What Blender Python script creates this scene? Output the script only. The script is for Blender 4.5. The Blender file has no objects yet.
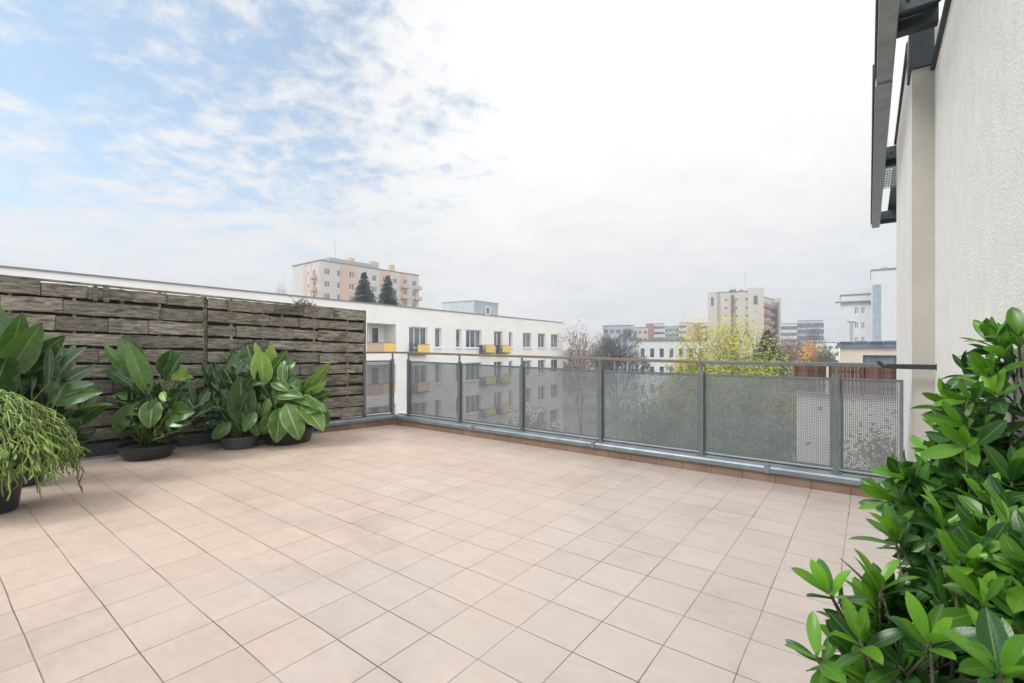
import bpy, math, random
from mathutils import Vector, Matrix, noise
R = math.radians
random.seed(7)
scene = bpy.context.scene
col = scene.collection

# ------------------------------------------------------------------ camera
F = 466.5; CX = 512.0; HY = 348.5; CH = 1.386     # focal length in px, centre, horizon row, eye height
cd = bpy.data.cameras.new('camera'); cam = bpy.data.objects.new('camera', cd); col.objects.link(cam)
cd.sensor_width = 36.0; cd.lens = 36.0 * F / 1024.0
cd.shift_y = (HY - 341.5) / 1024.0
cd.clip_start = 0.02; cd.clip_end = 6000
cam.location = (0, 0, CH); cam.rotation_euler = (R(90), 0, 0)
scene.camera = cam

# ------------------------------------------------------------------ light
SUN_EL, SUN_AZ = 48.0, -112.0           # azimuth to the right of the view direction (+Y)
world = bpy.data.worlds.new('World'); scene.world = world; world.use_nodes = True
nt = world.node_tree; nt.nodes.clear()
N = nt.nodes.new; Lk = nt.links.new
def wmath(op, a, b=None, clamp=False):
    n = N('ShaderNodeMath'); n.operation = op; n.use_clamp = clamp
    for i, v in enumerate((a, b)):
        if v is None: continue
        if isinstance(v, (int, float)): n.inputs[i].default_value = v
        else: Lk(v, n.inputs[i])
    return n.outputs[0]
def wramp(v, a, b, lo=0.0, hi=1.0):
    n = N('ShaderNodeMapRange'); n.interpolation_type = 'SMOOTHSTEP'
    n.inputs[1].default_value = a; n.inputs[2].default_value = b
    n.inputs[3].default_value = lo; n.inputs[4].default_value = hi
    Lk(v, n.inputs[0]); return n.outputs[0]
sky = N('ShaderNodeTexSky'); sky.sky_type = 'NISHITA'; sky.sun_disc = False
sky.sun_elevation = R(SUN_EL); sky.sun_rotation = R(SUN_AZ); sky.air_density = 1.0; sky.dust_density = 1.0; sky.ozone_density = 1.0
tc = N('ShaderNodeTexCoord'); sp = N('ShaderNodeSeparateXYZ'); Lk(tc.outputs['Generated'], sp.inputs[0])
dx, dy, dz = sp.outputs
zz = wmath('MAXIMUM', dz, 0.0)
den = wmath('ADD', zz, 0.22)
cu = wmath('DIVIDE', dx, den); cv = wmath('DIVIDE', dy, den)
cmb = N('ShaderNodeCombineXYZ'); Lk(cu, cmb.inputs[0]); Lk(cv, cmb.inputs[1])
def wnoise(scale, detail, rough, off, stretch=(1, 1, 1), dist=0.0):
    mp = N('ShaderNodeMapping'); mp.inputs['Location'].default_value = off; mp.inputs['Scale'].default_value = stretch
    Lk(cmb.outputs[0], mp.inputs[0])
    n = N('ShaderNodeTexNoise'); n.inputs['Scale'].default_value = scale; n.inputs['Detail'].default_value = detail
    n.inputs['Roughness'].default_value = rough; n.inputs['Distortion'].default_value = dist
    Lk(mp.outputs[0], n.inputs[0]); return n.outputs[0]
n_big = wnoise(1.1, 3, 0.5, (3.1, 1.7, 0))
n_mid = wnoise(3.2, 7, 0.58, (8.3, 2.2, 0), (1.0, 1.3, 1), 0.25)
n_fin = wnoise(13.0, 6, 0.6, (1.3, 5.2, 0), (1, 1, 1), 0.3)
# cloud cover: open blue towards the upper left, closed elsewhere
leftness = wmath('MULTIPLY', wmath('ADD', wmath('MULTIPLY', dx, -1.0), wmath('MULTIPLY', dz, 0.55)), 1.0)
opening = wramp(leftness, 0.10, 1.10, 0.0, 1.0)
low = wramp(dz, 0.08, 0.36, 0.62, 0.0)
cov = wmath('ADD', wmath('MULTIPLY', n_mid, 2.1), wmath('MULTIPLY', n_fin, 2.3))
cov = wmath('ADD', cov, wmath('MULTIPLY', n_big, 0.6))
cov = wmath('SUBTRACT', cov, 1.40)
cov = wmath('ADD', cov, wmath('MULTIPLY', opening, -0.78))
cov = wmath('ADD', cov, low)
cov = wmath('ADD', cov, wramp(dx, -0.22, 0.16, 0.0, 0.75))
cover = wramp(cov, 0.15, 1.18, 0.22, 1.0)
# cloud brightness: thin bright veil near the hidden sun, greyer banks low and to the right
sunv = Vector((math.sin(R(SUN_AZ)) * math.cos(R(SUN_EL)), math.cos(R(SUN_AZ)) * math.cos(R(SUN_EL)), math.sin(R(SUN_EL))))
vm = N('ShaderNodeVectorMath'); vm.operation = 'DOT_PRODUCT'; vm.inputs[1].default_value = (0.33, 0.86, 0.40)     # brightest, thinnest part of the veil
Lk(tc.outputs['Generated'], vm.inputs[0])
glow = wramp(vm.outputs['Value'], 0.78, 1.0, 0.0, 1.0)
right = wramp(dx, 0.05, 0.42, 0.0, 1.0)
bank = wmath('MULTIPLY', wramp(dz, 0.50, 0.12, 0.0, 1.0), wramp(wmath('ADD', dx, wmath('MULTIPLY', n_big, 0.5)), 0.12, 0.55, 0.0, 1.0))
bri = wmath('ADD', wmath('ADD', 0.64, wmath('MULTIPLY', glow, 0.15)), wmath('MULTIPLY', bank, -0.13))
bri = wmath('ADD', bri, wmath('MULTIPLY', wmath('SUBTRACT', n_mid, 0.5), 0.16))
bri = wmath('ADD', bri, wramp(dz, 0.60, 0.95, 0.0, 0.60))  # extra brightness overhead, out of view, added to light the walls
bri = wmath('ADD', bri, wramp(wmath('ADD', dy, wmath('MULTIPLY', dx, -0.9)), 0.1, -0.9, 0.0, 0.75))     # added sky brightness behind the viewer, out of view, to light walls and facades
ccol = N('ShaderNodeMix'); ccol.data_type = 'RGBA'
ccol.inputs[6].default_value = (1.0, 1.0, 1.0, 1); ccol.inputs[7].default_value = (0.87, 0.94, 1.04, 1)
Lk(wramp(bri, 0.70, 0.50), ccol.inputs[0])
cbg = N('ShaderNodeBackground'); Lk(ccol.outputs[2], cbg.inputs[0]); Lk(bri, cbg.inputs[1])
sbg = N('ShaderNodeBackground'); sbg.inputs[1].default_value = 0.15
tnt = N('ShaderNodeMix'); tnt.data_type = 'RGBA'; tnt.blend_type = 'MULTIPLY'; tnt.inputs[0].default_value = 1.0; tnt.inputs[7].default_value = (0.86, 1.04, 1.0, 1)
Lk(sky.outputs[0], tnt.inputs[6]); Lk(tnt.outputs[2], sbg.inputs[0])
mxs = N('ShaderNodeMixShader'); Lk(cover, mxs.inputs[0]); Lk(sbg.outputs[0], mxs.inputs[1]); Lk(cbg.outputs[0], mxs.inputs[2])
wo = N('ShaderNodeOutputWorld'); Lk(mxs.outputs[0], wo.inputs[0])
world.cycles.sampling_method = 'MANUAL'; world.cycles.sample_map_resolution = 512

sl = bpy.data.lights.new('sun', 'SUN'); sun = bpy.data.objects.new('sun', sl); col.objects.link(sun)
sl.energy = 2.0; sl.angle = R(22); sl.color = (1.0, 0.96, 0.90)
sun.rotation_euler = sunv.to_track_quat('Z', 'Y').to_euler(); sun.location = (0, 0, 40)

scene.view_settings.view_transform = 'Standard'; scene.view_settings.look = 'None'
scene.view_settings.exposure = 0.48; scene.view_settings.gamma = 1.0; scene.view_settings.use_curve_mapping = False
scene.cycles.max_bounces = 6; scene.cycles.transparent_max_bounces = 12; scene.cycles.use_denoising = True
scene.cycles.volume_bounces = 0

# ------------------------------------------------------------------ measuring helpers
def X(px, d): return (px - CX) / F * d
def Z(py, d): return CH - (py - HY) / F * d
E1 = Vector((0.7943, -0.6075, 0)); D2 = Vector((0.6075, 0.7943, 0))    # along the railing (to the right) / outwards
def EV(e, v, z=0.0): return Vector((e * E1.x + v * D2.x, e * E1.y + v * D2.y, z))
ROT = math.atan2(E1.y, E1.x)

# ------------------------------------------------------------------ materials
def new_mat(name):
    m = bpy.data.materials.new(name); m.use_nodes = True
    t = m.node_tree; b = t.nodes['Principled BSDF']
    return m, t, b
def nd(t, typ, **kw):
    n = t.nodes.new(typ)
    for k, v in kw.items(): setattr(n, k, v)
    return n
def rgba(c): return (c[0], c[1], c[2], 1.0)
def simple(name, c, rough=0.6, metal=0.0, var=0.12, scale=6.0, bump=0.0, bscale=40.0, attr=0.0, c2=None, spec=0.5, stretch=None):
    m, t, b = new_mat(name); L = t.links.new
    tcn = nd(t, 'ShaderNodeTexCoord')
    src = tcn.outputs['Object']
    if stretch:
        mp = nd(t, 'ShaderNodeMapping'); mp.inputs['Scale'].default_value = stretch; L(src, mp.inputs[0]); src = mp.outputs[0]
    ns = nd(t, 'ShaderNodeTexNoise'); ns.inputs['Scale'].default_value = scale; ns.inputs['Detail'].default_value = 6; ns.inputs['Roughness'].default_value = 0.62
    L(src, ns.inputs[0])
    mx = nd(t, 'ShaderNodeMix', data_type='RGBA')
    lo = [x * (1 - var) for x in c]; hi = [min(1, x * (1 + var)) for x in c]
    if c2: hi = c2
    mx.inputs[6].default_value = rgba(lo); mx.inputs[7].default_value = rgba(hi)
    rp = nd(t, 'ShaderNodeMapRange'); rp.inputs[1].default_value = 0.3; rp.inputs[2].default_value = 0.7
    L(ns.outputs[0], rp.inputs[0]); L(rp.outputs[0], mx.inputs[0])
    out = mx.outputs[2]
    if attr > 0:
        at = nd(t, 'ShaderNodeAttribute', attribute_name='rnd')
        mr = nd(t, 'ShaderNodeMapRange'); mr.inputs[3].default_value = 1 - attr; mr.inputs[4].default_value = 1 + attr
        sx = nd(t, 'ShaderNodeSeparateColor'); L(at.outputs['Color'], sx.inputs[0]); L(sx.outputs[0], mr.inputs[0])
        vm2 = nd(t, 'ShaderNodeVectorMath', operation='SCALE'); L(out, vm2.inputs[0]); L(mr.outputs[0], vm2.inputs['Scale']); out = vm2.outputs[0]
    L(out, b.inputs['Base Color'])
    b.inputs['Roughness'].default_value = rough; b.inputs['Metallic'].default_value = metal
    b.inputs['Specular IOR Level'].default_value = spec
    if bump > 0:
        nb = nd(t, 'ShaderNodeTexNoise'); nb.inputs['Scale'].default_value = bscale; nb.inputs['Detail'].default_value = 5
        L(src, nb.inputs[0])
        bp = nd(t, 'ShaderNodeBump'); bp.inputs['Strength'].default_value = bump; bp.inputs['Distance'].default_value = 0.01
        L(nb.outputs[0], bp.inputs['Height']); L(bp.outputs[0], b.inputs['Normal'])
    return m

def tile_mat():
    m, t, b = new_mat('terrace_tile'); L = t.links.new
    tcn = nd(t, 'ShaderNodeTexCoord'); sx = nd(t, 'ShaderNodeSeparateXYZ'); L(tcn.outputs['Object'], sx.inputs[0])
    def mth(op, a, bb=None, clamp=False):
        n = nd(t, 'ShaderNodeMath', operation=op); n.use_clamp = clamp
        for i, v in enumerate((a, bb)):
            if v is None: continue
            if isinstance(v, (int, float)): n.inputs[i].default_value = v
            else: L(v, n.inputs[i])
        return n.outputs[0]
    wob = nd(t, 'ShaderNodeTexNoise'); wob.inputs['Scale'].default_value = 1.7; wob.inputs['Detail'].default_value = 2
    L(tcn.outputs['Object'], wob.inputs[0])
    wv = mth('MULTIPLY', mth('SUBTRACT', wob.outputs[0], 0.5), 0.012)
    # joints: rows run along the railing (e), columns run outwards (v)
    ue = mth('DIVIDE', mth('ADD', mth('ADD', sx.outputs[0], 1.0736), wv), 0.3128)
    uv = mth('DIVIDE', mth('ADD', mth('SUBTRACT', sx.outputs[1], 1.8594), wv), 0.3000)
    ie = mth('FLOOR', ue); iv = mth('FLOOR', uv)
    fe = mth('SUBTRACT', ue, ie); fv = mth('SUBTRACT', uv, iv)
    de = mth('MULTIPLY', mth('SUBTRACT', 0.5, mth('ABSOLUTE', mth('SUBTRACT', fe, 0.5))), 0.3128)
    dv = mth('MULTIPLY', mth('SUBTRACT', 0.5, mth('ABSOLUTE', mth('SUBTRACT', fv, 0.5))), 0.3)
    cmbi = nd(t, 'ShaderNodeCombineXYZ'); L(ie, cmbi.inputs[0]); L(iv, cmbi.inputs[1])
    wn = nd(t, 'ShaderNodeTexWhiteNoise', noise_dimensions='3D'); L(cmbi.outputs[0], wn.inputs[0])
    # joint strength varies from stretch to stretch
    js = nd(t, 'ShaderNodeTexNoise'); js.inputs['Scale'].default_value = 1.3; js.inputs['Detail'].default_value = 4; L(tcn.outputs['Object'], js.inputs[0])
    jm = nd(t, 'ShaderNodeMapRange'); jm.inputs[1].default_value = 0.42; jm.inputs[2].default_value = 0.62; jm.inputs[3].default_value = 0.5; jm.inputs[4].default_value = 1.0
    L(js.outputs[0], jm.inputs[0])
    def line(d, w0, w1):
        r = nd(t, 'ShaderNodeMapRange', interpolation_type='SMOOTHSTEP'); r.inputs[1].default_value = w0; r.inputs[2].default_value = w1
        r.inputs[3].default_value = 1; r.inputs[4].default_value = 0; L(d, r.inputs[0]); return r.outputs[0]
    lv = mth('MULTIPLY', line(dv, 0.0015, 0.0036), 1.0)
    le = mth('MULTIPLY', line(de, 0.0013, 0.0033), 0.9)
    joint = mth('MULTIPLY', mth('MAXIMUM', lv, le), jm.outputs[0])
    # surface
    n1 = nd(t, 'ShaderNodeTexNoise'); n1.inputs['Scale'].default_value = 1.1; n1.inputs['Detail'].default_value = 5; L(tcn.outputs['Object'], n1.inputs[0])
    mp = nd(t, 'ShaderNodeMapping'); mp.inputs['Scale'].default_value = (5.0, 16.0, 5.0)
    ad = nd(t, 'ShaderNodeVectorMath', operation='ADD'); sc_ = nd(t, 'ShaderNodeVectorMath', operation='SCALE'); sc_.inputs['Scale'].default_value = 7.0
    L(wn.outputs['Color'], sc_.inputs[0]); L(tcn.outputs['Object'], ad.inputs[0]); L(sc_.outputs[0], ad.inputs[1]); L(ad.outputs[0], mp.inputs[0])
    n2 = nd(t, 'ShaderNodeTexNoise'); n2.inputs['Scale'].default_value = 0.8; n2.inputs['Detail'].default_value = 5; n2.inputs['Distortion'].default_value = 1.2; L(mp.outputs[0], n2.inputs[0])
    n3 = nd(t, 'ShaderNodeTexNoise'); n3.inputs['Scale'].default_value = 90; n3.inputs['Detail'].default_value = 3; L(tcn.outputs['Object'], n3.inputs[0])
    warm = nd(t, 'ShaderNodeMapRange'); warm.inputs[1].default_value = -4.5; warm.inputs[2].default_value = 0.3; warm.inputs[3].default_value = 0; warm.inputs[4].default_value = 1  # warm left to grey right: drift of the light, painted into tile colour
    L(sx.outputs[0], warm.inputs[0])
    wa = mth('ADD', mth('MULTIPLY', warm.outputs[0], 0.7), mth('MULTIPLY', mth('SUBTRACT', n1.outputs[0], 0.5), 1.4), clamp=True)
    base = nd(t, 'ShaderNodeMix', data_type='RGBA'); base.inputs[6].default_value = (0.495, 0.39, 0.315, 1); base.inputs[7].default_value = (0.465, 0.41, 0.39, 1)
    L(wa, base.inputs[0])
    k = mth('ADD', 1.0, mth('MULTIPLY', mth('SUBTRACT', wn.outputs['Value'], 0.5), 0.08))
    k = mth('ADD', k, mth('MULTIPLY', mth('SUBTRACT', n2.outputs[0], 0.5), 0.22))
    k = mth('ADD', k, mth('MULTIPLY', mth('SUBTRACT', n3.outputs[0], 0.5), 0.07))
    # stains, a darker band along the kerb, dark specks
    st = nd(t, 'ShaderNodeTexNoise'); st.inputs['Scale'].default_value = 0.75; st.inputs['Detail'].default_value = 9; st.inputs['Roughness'].default_value = 0.68; st.inputs['Distortion'].default_value = 0.5; L(tcn.outputs['Object'], st.inputs[0])
    sr = nd(t, 'ShaderNodeMapRange', interpolation_type='SMOOTHSTEP'); sr.inputs[1].default_value = 0.47; sr.inputs[2].default_value = 0.68; sr.inputs[4].default_value = 0.14; L(st.outputs[0], sr.inputs[0])
    k = mth('SUBTRACT', k, sr.outputs[0])
    kd = nd(t, 'ShaderNodeMapRange', interpolation_type='SMOOTHSTEP'); kd.inputs[1].default_value = 4.7; kd.inputs[2].default_value = 5.46; kd.inputs[3].default_value = 0; kd.inputs[4].default_value = 0.16
    L(sx.outputs[1], kd.inputs[0]); k = mth('SUBTRACT', k, mth('MULTIPLY', kd.outputs[0], mth('ADD', n1.outputs[0], 0.5)))
    vo = nd(t, 'ShaderNodeTexVoronoi'); vo.inputs['Scale'].default_value = 5.5; L(tcn.outputs['Object'], vo.inputs[0])
    spk = line(vo.outputs['Distance'], 0.015, 0.045)
    k = mth('SUBTRACT', k, mth('MULTIPLY', spk, mth('MULTIPLY', 0.5, jm.outputs[0])))
    vs = nd(t, 'ShaderNodeVectorMath', operation='SCALE'); L(base.outputs[2], vs.inputs[0]); L(k, vs.inputs['Scale'])
    fin = nd(t, 'ShaderNodeMix', data_type='RGBA'); fin.inputs[7].default_value = (0.06, 0.05, 0.043, 1)
    L(joint, fin.inputs[0]); L(vs.outputs[0], fin.inputs[6]); L(fin.outputs[2], b.inputs['Base Color'])
    rr = nd(t, 'ShaderNodeMapRange'); rr.inputs[3].default_value = 0.34; rr.inputs[4].default_value = 0.52; L(n1.outputs[0], rr.inputs[0]); L(rr.outputs[0], b.inputs['Roughness'])
    b.inputs['Specular IOR Level'].default_value = 0.5
    bh = mth('ADD', mth('MULTIPLY', mth('MAXIMUM', line(dv, 0.0, 0.004), line(de, 0.0, 0.004)), -1.0), mth('MULTIPLY', wn.outputs['Value'], 0.25))
    bh = mth('ADD', bh, mth('MULTIPLY', n2.outputs[0], 0.25))
    bp = nd(t, 'ShaderNodeBump'); bp.inputs['Strength'].default_value = 0.35; bp.inputs['Distance'].default_value = 0.004
    L(bh, bp.inputs['Height']); L(bp.outputs[0], b.inputs['Normal'])
    return m

def leaf_mat(name, c, tip, vein, rough=0.35, trans=0.25, veins=0.5, stripes=0.0):
    """uv.x across the blade (-1..1 -> 0..1), uv.y along it; rnd.r per leaf, rnd.g = young/old."""
    m, t, b = new_mat(name); L = t.links.new
    def mth(op, a, bb=None, clamp=False):
        n = nd(t, 'ShaderNodeMath', operation=op); n.use_clamp = clamp
        for i, v in enumerate((a, bb)):
            if v is None: continue
            if isinstance(v, (int, float)): n.inputs[i].default_value = v
            else: L(v, n.inputs[i])
        return n.outputs[0]
    uvn = nd(t, 'ShaderNodeUVMap'); uvn.uv_map = 'uv'
    sx = nd(t, 'ShaderNodeSeparateXYZ'); L(uvn.outputs[0], sx.inputs[0])
    at = nd(t, 'ShaderNodeAttribute', attribute_name='rnd'); sc = nd(t, 'ShaderNodeSeparateColor'); L(at.outputs['Color'], sc.inputs[0])
    au = mth('ABSOLUTE', mth('SUBTRACT', mth('MULTIPLY', sx.outputs[0], 2.0), 1.0))
    mid = nd(t, 'ShaderNodeMapRange', interpolation_type='SMOOTHSTEP'); mid.inputs[1].default_value = 0.02; mid.inputs[2].default_value = 0.09; mid.inputs[3].default_value = 1; mid.inputs[4].default_value = 0
    L(au, mid.inputs[0])
    ph = mth('SUBTRACT', mth('MULTIPLY', sx.outputs[1], 75.0), mth('MULTIPLY', au, 14.0))
    side = mth('POWER', mth('ADD', mth('MULTIPLY', mth('SINE', ph), 0.5), 0.5), 5.0)
    vv = mth('ADD', mth('MULTIPLY', mid.outputs[0], 0.8), mth('MULTIPLY', side, 0.35 * veins), clamp=True)
    tco = nd(t, 'ShaderNodeTexCoord'); ns = nd(t, 'ShaderNodeTexNoise'); ns.inputs['Scale'].default_value = 14; ns.inputs['Detail'].default_value = 4
    L(tco.outputs['Object'], ns.inputs[0])
    mA = nd(t, 'ShaderNodeMix', data_type='RGBA'); mA.inputs[6].default_value = rgba(c); mA.inputs[7].default_value = rgba(tip); L(sc.outputs[1], mA.inputs[0])
    kk = mth('ADD', mth('ADD', 0.62, mth('MULTIPLY', sc.outputs[0], 0.55)), mth('MULTIPLY', mth('SUBTRACT', ns.outputs[0], 0.5), 0.5))
    vs = nd(t, 'ShaderNodeVectorMath', operation='SCALE'); L(mA.outputs[2], vs.inputs[0]); L(kk, vs.inputs['Scale'])
    mB = nd(t, 'ShaderNodeMix', data_type='RGBA'); mB.inputs[7].default_value = rgba(vein); L(vv, mB.inputs[0]); L(vs.outputs[0], mB.inputs[6])
    out = mB.outputs[2]
    # a pale, ragged margin
    ed = nd(t, 'ShaderNodeMapRange', interpolation_type='SMOOTHSTEP'); ed.inputs[1].default_value = 0.86; ed.inputs[2].default_value = 1.0; ed.inputs[3].default_value = 0; ed.inputs[4].default_value = 0.55
    L(mth('ADD', au, mth('MULTIPLY', mth('SUBTRACT', ns.outputs[0], 0.5), 0.4)), ed.inputs[0])
    mC = nd(t, 'ShaderNodeMix', data_type='RGBA'); mC.inputs[7].default_value = rgba([x * 1.15 for x in vein])
    L(mth('MULTIPLY', ed.outputs[0], 0.25 + 0.75 * stripes), mC.inputs[0]); L(out, mC.inputs[6]); out = mC.outputs[2]
    L(out, b.inputs['Base Color']); 
    rg = nd(t, 'ShaderNodeMapRange'); rg.inputs[3].default_value = rough - 0.08; rg.inputs[4].default_value = rough + 0.14; L(ns.outputs[0], rg.inputs[0]); L(rg.outputs[0], b.inputs['Roughness'])
    b.inputs['Specular IOR Level'].default_value = 0.45
    bp = nd(t, 'ShaderNodeBump'); bp.inputs['Strength'].default_value = 0.35; bp.inputs['Distance'].default_value = 0.004
    L(mth('ADD', vv, mth('MULTIPLY', ns.outputs[0], 0.6)), bp.inputs['Height']); L(bp.outputs[0], b.inputs['Normal'])
    tr = nd(t, 'ShaderNodeBsdfTranslucent'); vt = nd(t, 'ShaderNodeVectorMath', operation='MULTIPLY'); vt.inputs[1].default_value = (1.6, 1.9, 0.7)
    L(out, vt.inputs[0]); L(vt.outputs[0], tr.inputs[0])
    ms = nd(t, 'ShaderNodeMixShader'); ms.inputs[0].default_value = trans
    L(b.outputs[0], ms.inputs[1]); L(tr.outputs[0], ms.inputs[2]); L(ms.outputs[0], t.nodes['Material Output'].inputs[0])
    return m

def canopy_mat(name, c1, c2, trans=0.35):
    m, t, b = new_mat(name); L = t.links.new
    at = nd(t, 'ShaderNodeAttribute', attribute_name='rnd'); sc = nd(t, 'ShaderNodeSeparateColor'); L(at.outputs['Color'], sc.inputs[0])
    mA = nd(t, 'ShaderNodeMix', data_type='RGBA'); mA.inputs[6].default_value = rgba(c1); mA.inputs[7].default_value = rgba(c2); L(sc.outputs[0], mA.inputs[0])
    L(mA.outputs[2], b.inputs['Base Color']); b.inputs['Roughness'].default_value = 0.6
    tr = nd(t, 'ShaderNodeBsdfTranslucent'); L(mA.outputs[2], tr.inputs[0])
    ms = nd(t, 'ShaderNodeMixShader'); ms.inputs[0].default_value = trans
    L(b.outputs[0], ms.inputs[1]); L(tr.outputs[0], ms.inputs[2]); L(ms.outputs[0], t.nodes['Material Output'].inputs[0])
    return m

def wood_mat(name, c1, c2, moss=0.5):
    m, t, b = new_mat(name); L = t.links.new
    tcn = nd(t, 'ShaderNodeTexCoord'); at = nd(t, 'ShaderNodeAttribute', attribute_name='rnd')
    sc = nd(t, 'ShaderNodeVectorMath', operation='SCALE'); sc.inputs['Scale'].default_value = 11.0; L(at.outputs['Color'], sc.inputs[0])
    ad = nd(t, 'ShaderNodeVectorMath', operation='ADD'); L(tcn.outputs['Object'], ad.inputs[0]); L(sc.outputs[0], ad.inputs[1])
    mp = nd(t, 'ShaderNodeMapping'); mp.inputs['Scale'].default_value = (3.5, 16.0, 24.0); L(ad.outputs[0], mp.inputs[0])
    n1 = nd(t, 'ShaderNodeTexNoise'); n1.inputs['Scale'].default_value = 1.6; n1.inputs['Detail'].default_value = 8; n1.inputs['Roughness'].default_value = 0.7; n1.inputs['Distortion'].default_value = 0.6; L(mp.outputs[0], n1.inputs[0])
    n2 = nd(t, 'ShaderNodeTexNoise'); n2.inputs['Scale'].default_value = 3.2; n2.inputs['Detail'].default_value = 7; n2.inputs['Roughness'].default_value = 0.7; L(ad.outputs[0], n2.inputs[0])
    r1 = nd(t, 'ShaderNodeMapRange'); r1.inputs[1].default_value = 0.34; r1.inputs[2].default_value = 0.68; L(n1.outputs[0], r1.inputs[0])
    mx = nd(t, 'ShaderNodeMix', data_type='RGBA'); mx.inputs[6].default_value = rgba(c1); mx.inputs[7].default_value = rgba(c2); L(r1.outputs[0], mx.inputs[0])
    ss = nd(t, 'ShaderNodeSeparateColor'); L(at.outputs['Color'], ss.inputs[0])
    mr = nd(t, 'ShaderNodeMapRange'); mr.inputs[3].default_value = 0.55; mr.inputs[4].default_value = 1.3; L(ss.outputs[0], mr.inputs[0])
    vs = nd(t, 'ShaderNodeVectorMath', operation='SCALE'); L(mx.outputs[2], vs.inputs[0]); L(mr.outputs[0], vs.inputs['Scale'])
    r2 = nd(t, 'ShaderNodeMapRange', interpolation_type='SMOOTHSTEP'); r2.inputs[1].default_value = 0.50; r2.inputs[2].default_value = 0.72; r2.inputs[4].default_value = moss; L(n2.outputs[0], r2.inputs[0])
    mo = nd(t, 'ShaderNodeMix', data_type='RGBA'); mo.inputs[7].default_value = (0.055, 0.06, 0.035, 1); L(r2.outputs[0], mo.inputs[0]); L(vs.outputs[0], mo.inputs[6])
    L(mo.outputs[2], b.inputs['Base Color']); b.inputs['Roughness'].default_value = 0.9; b.inputs['Specular IOR Level'].default_value = 0.2
    bp = nd(t, 'ShaderNodeBump'); bp.inputs['Strength'].default_value = 0.7; bp.inputs['Distance'].default_value = 0.006
    L(n1.outputs[0], bp.inputs['Height']); L(bp.outputs[0], b.inputs['Normal'])
    return m

M = {}
M['tile'] = tile_mat()
M['skirt'] = simple('skirting_tile', (0.21, 0.135, 0.095), 0.55, var=0.22, scale=4, attr=0.14, bump=0.1)
M['zinc'] = simple('zinc_flashing', (0.21, 0.24, 0.26), 0.42, 0.5, var=0.25, scale=5, bump=0.12, bscale=9)
M['sill'] = simple('pale_sill', (0.72, 0.72, 0.74), 0.35, 0.25, var=0.15, scale=7)
M['railpaint'] = simple('railing_paint', (0.135, 0.155, 0.155), 0.45, 0.25, var=0.15, scale=9, bump=0.05)
M['mesh'] = simple('perforated_sheet', (0.185, 0.197, 0.21), 0.45, 0.3, var=0.12, scale=5)
M['rust'] = simple('weathered_handrail', (0.20, 0.19, 0.17), 0.6, 0.2, c2=(0.19, 0.125, 0.08), var=0.1, scale=9, bump=0.2)
M['darkbar'] = simple('dark_metal', (0.035, 0.035, 0.038), 0.5, 0.3, var=0.2, scale=9)
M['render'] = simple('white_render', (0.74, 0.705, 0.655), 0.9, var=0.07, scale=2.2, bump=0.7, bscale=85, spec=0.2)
M['render_wall'] = simple('rough_render_with_runoff', (0.76, 0.735, 0.69), 0.9, var=0.06, scale=5.0, bump=0.8, bscale=60, spec=0.2, stretch=(1.6, 1.6, 1.1))
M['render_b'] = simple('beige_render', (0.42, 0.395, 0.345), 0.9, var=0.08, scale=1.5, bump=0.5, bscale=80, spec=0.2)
M['soffit'] = simple('dark_soffit', (0.045, 0.055, 0.06), 0.5, 0.4, var=0.3, scale=4)
M['gutter'] = simple('grey_gutter_metal', (0.27, 0.29, 0.29), 0.38, 0.5, var=0.18, scale=5, bump=0.08)
M['wood'] = wood_mat('weathered_wood', (0.055, 0.048, 0.036), (0.37, 0.34, 0.28), 0.85)
M['woodback'] = wood_mat('dark_backing_wood', (0.02, 0.018, 0.015), (0.075, 0.066, 0.052), 0.8)  # much darker wood behind the planks, so the gaps read dark
M['fwood'] = wood_mat('brown_stained_wood', (0.06, 0.03, 0.02), (0.17, 0.09, 0.06), 0.2)
M['pot'] = simple('black_plastic', (0.018, 0.02, 0.024), 0.38, var=0.25, scale=7)
M['potg'] = simple('anthracite_plastic', (0.05, 0.056, 0.064), 0.45, var=0.2, scale=7)
M['soil'] = simple('potting_soil', (0.03, 0.022, 0.016), 0.95, var=0.5, scale=30, bump=0.8)
M['stem'] = simple('green_stem', (0.10, 0.15, 0.04), 0.5, var=0.3, scale=12)
M['twig'] = simple('woody_stem', (0.10, 0.085, 0.055), 0.8, var=0.3, scale=20)
M['dry'] = simple('dry_bract', (0.42, 0.34, 0.20), 0.8, var=0.3, scale=20)
M['leafbig'] = leaf_mat('broad_leaf', (0.018, 0.058, 0.014), (0.085, 0.18, 0.025), (0.15, 0.24, 0.08), 0.24, 0.15, 0.14, 0.3)
M['leafgrey'] = leaf_mat('silvery_leaf', (0.04, 0.09, 0.05), (0.19, 0.25, 0.18), (0.30, 0.36, 0.25), 0.28, 0.15, 0.35, 0.4)
M['leafvar'] = leaf_mat('variegated_leaf', (0.04, 0.12, 0.03), (0.20, 0.32, 0.06), (0.40, 0.46, 0.22), 0.27, 0.18, 0.18, 1.0)
M['shrub'] = leaf_mat('glossy_shrub_leaf', (0.018, 0.078, 0.018), (0.14, 0.33, 0.02), (0.14, 0.27, 0.07), 0.28, 0.22, 0.15, 0.1)
M['cactus'] = simple('trailing_cactus_stem', (0.19, 0.27, 0.055), 0.45, var=0.45, scale=9, attr=0.75, c2=(0.25, 0.37, 0.08))
M['asphalt'] = simple('asphalt', (0.06, 0.06, 0.062), 0.9, var=0.2, scale=0.4)
M['wallwhite'] = simple('white_facade', (0.82, 0.80, 0.78), 0.9, var=0.05, scale=0.5, spec=0.2)
M['glass'] = simple('window_glass', (0.10, 0.13, 0.155), 0.12, 0.0, var=0.5, scale=0.7, attr=0.4, spec=0.8)
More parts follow.
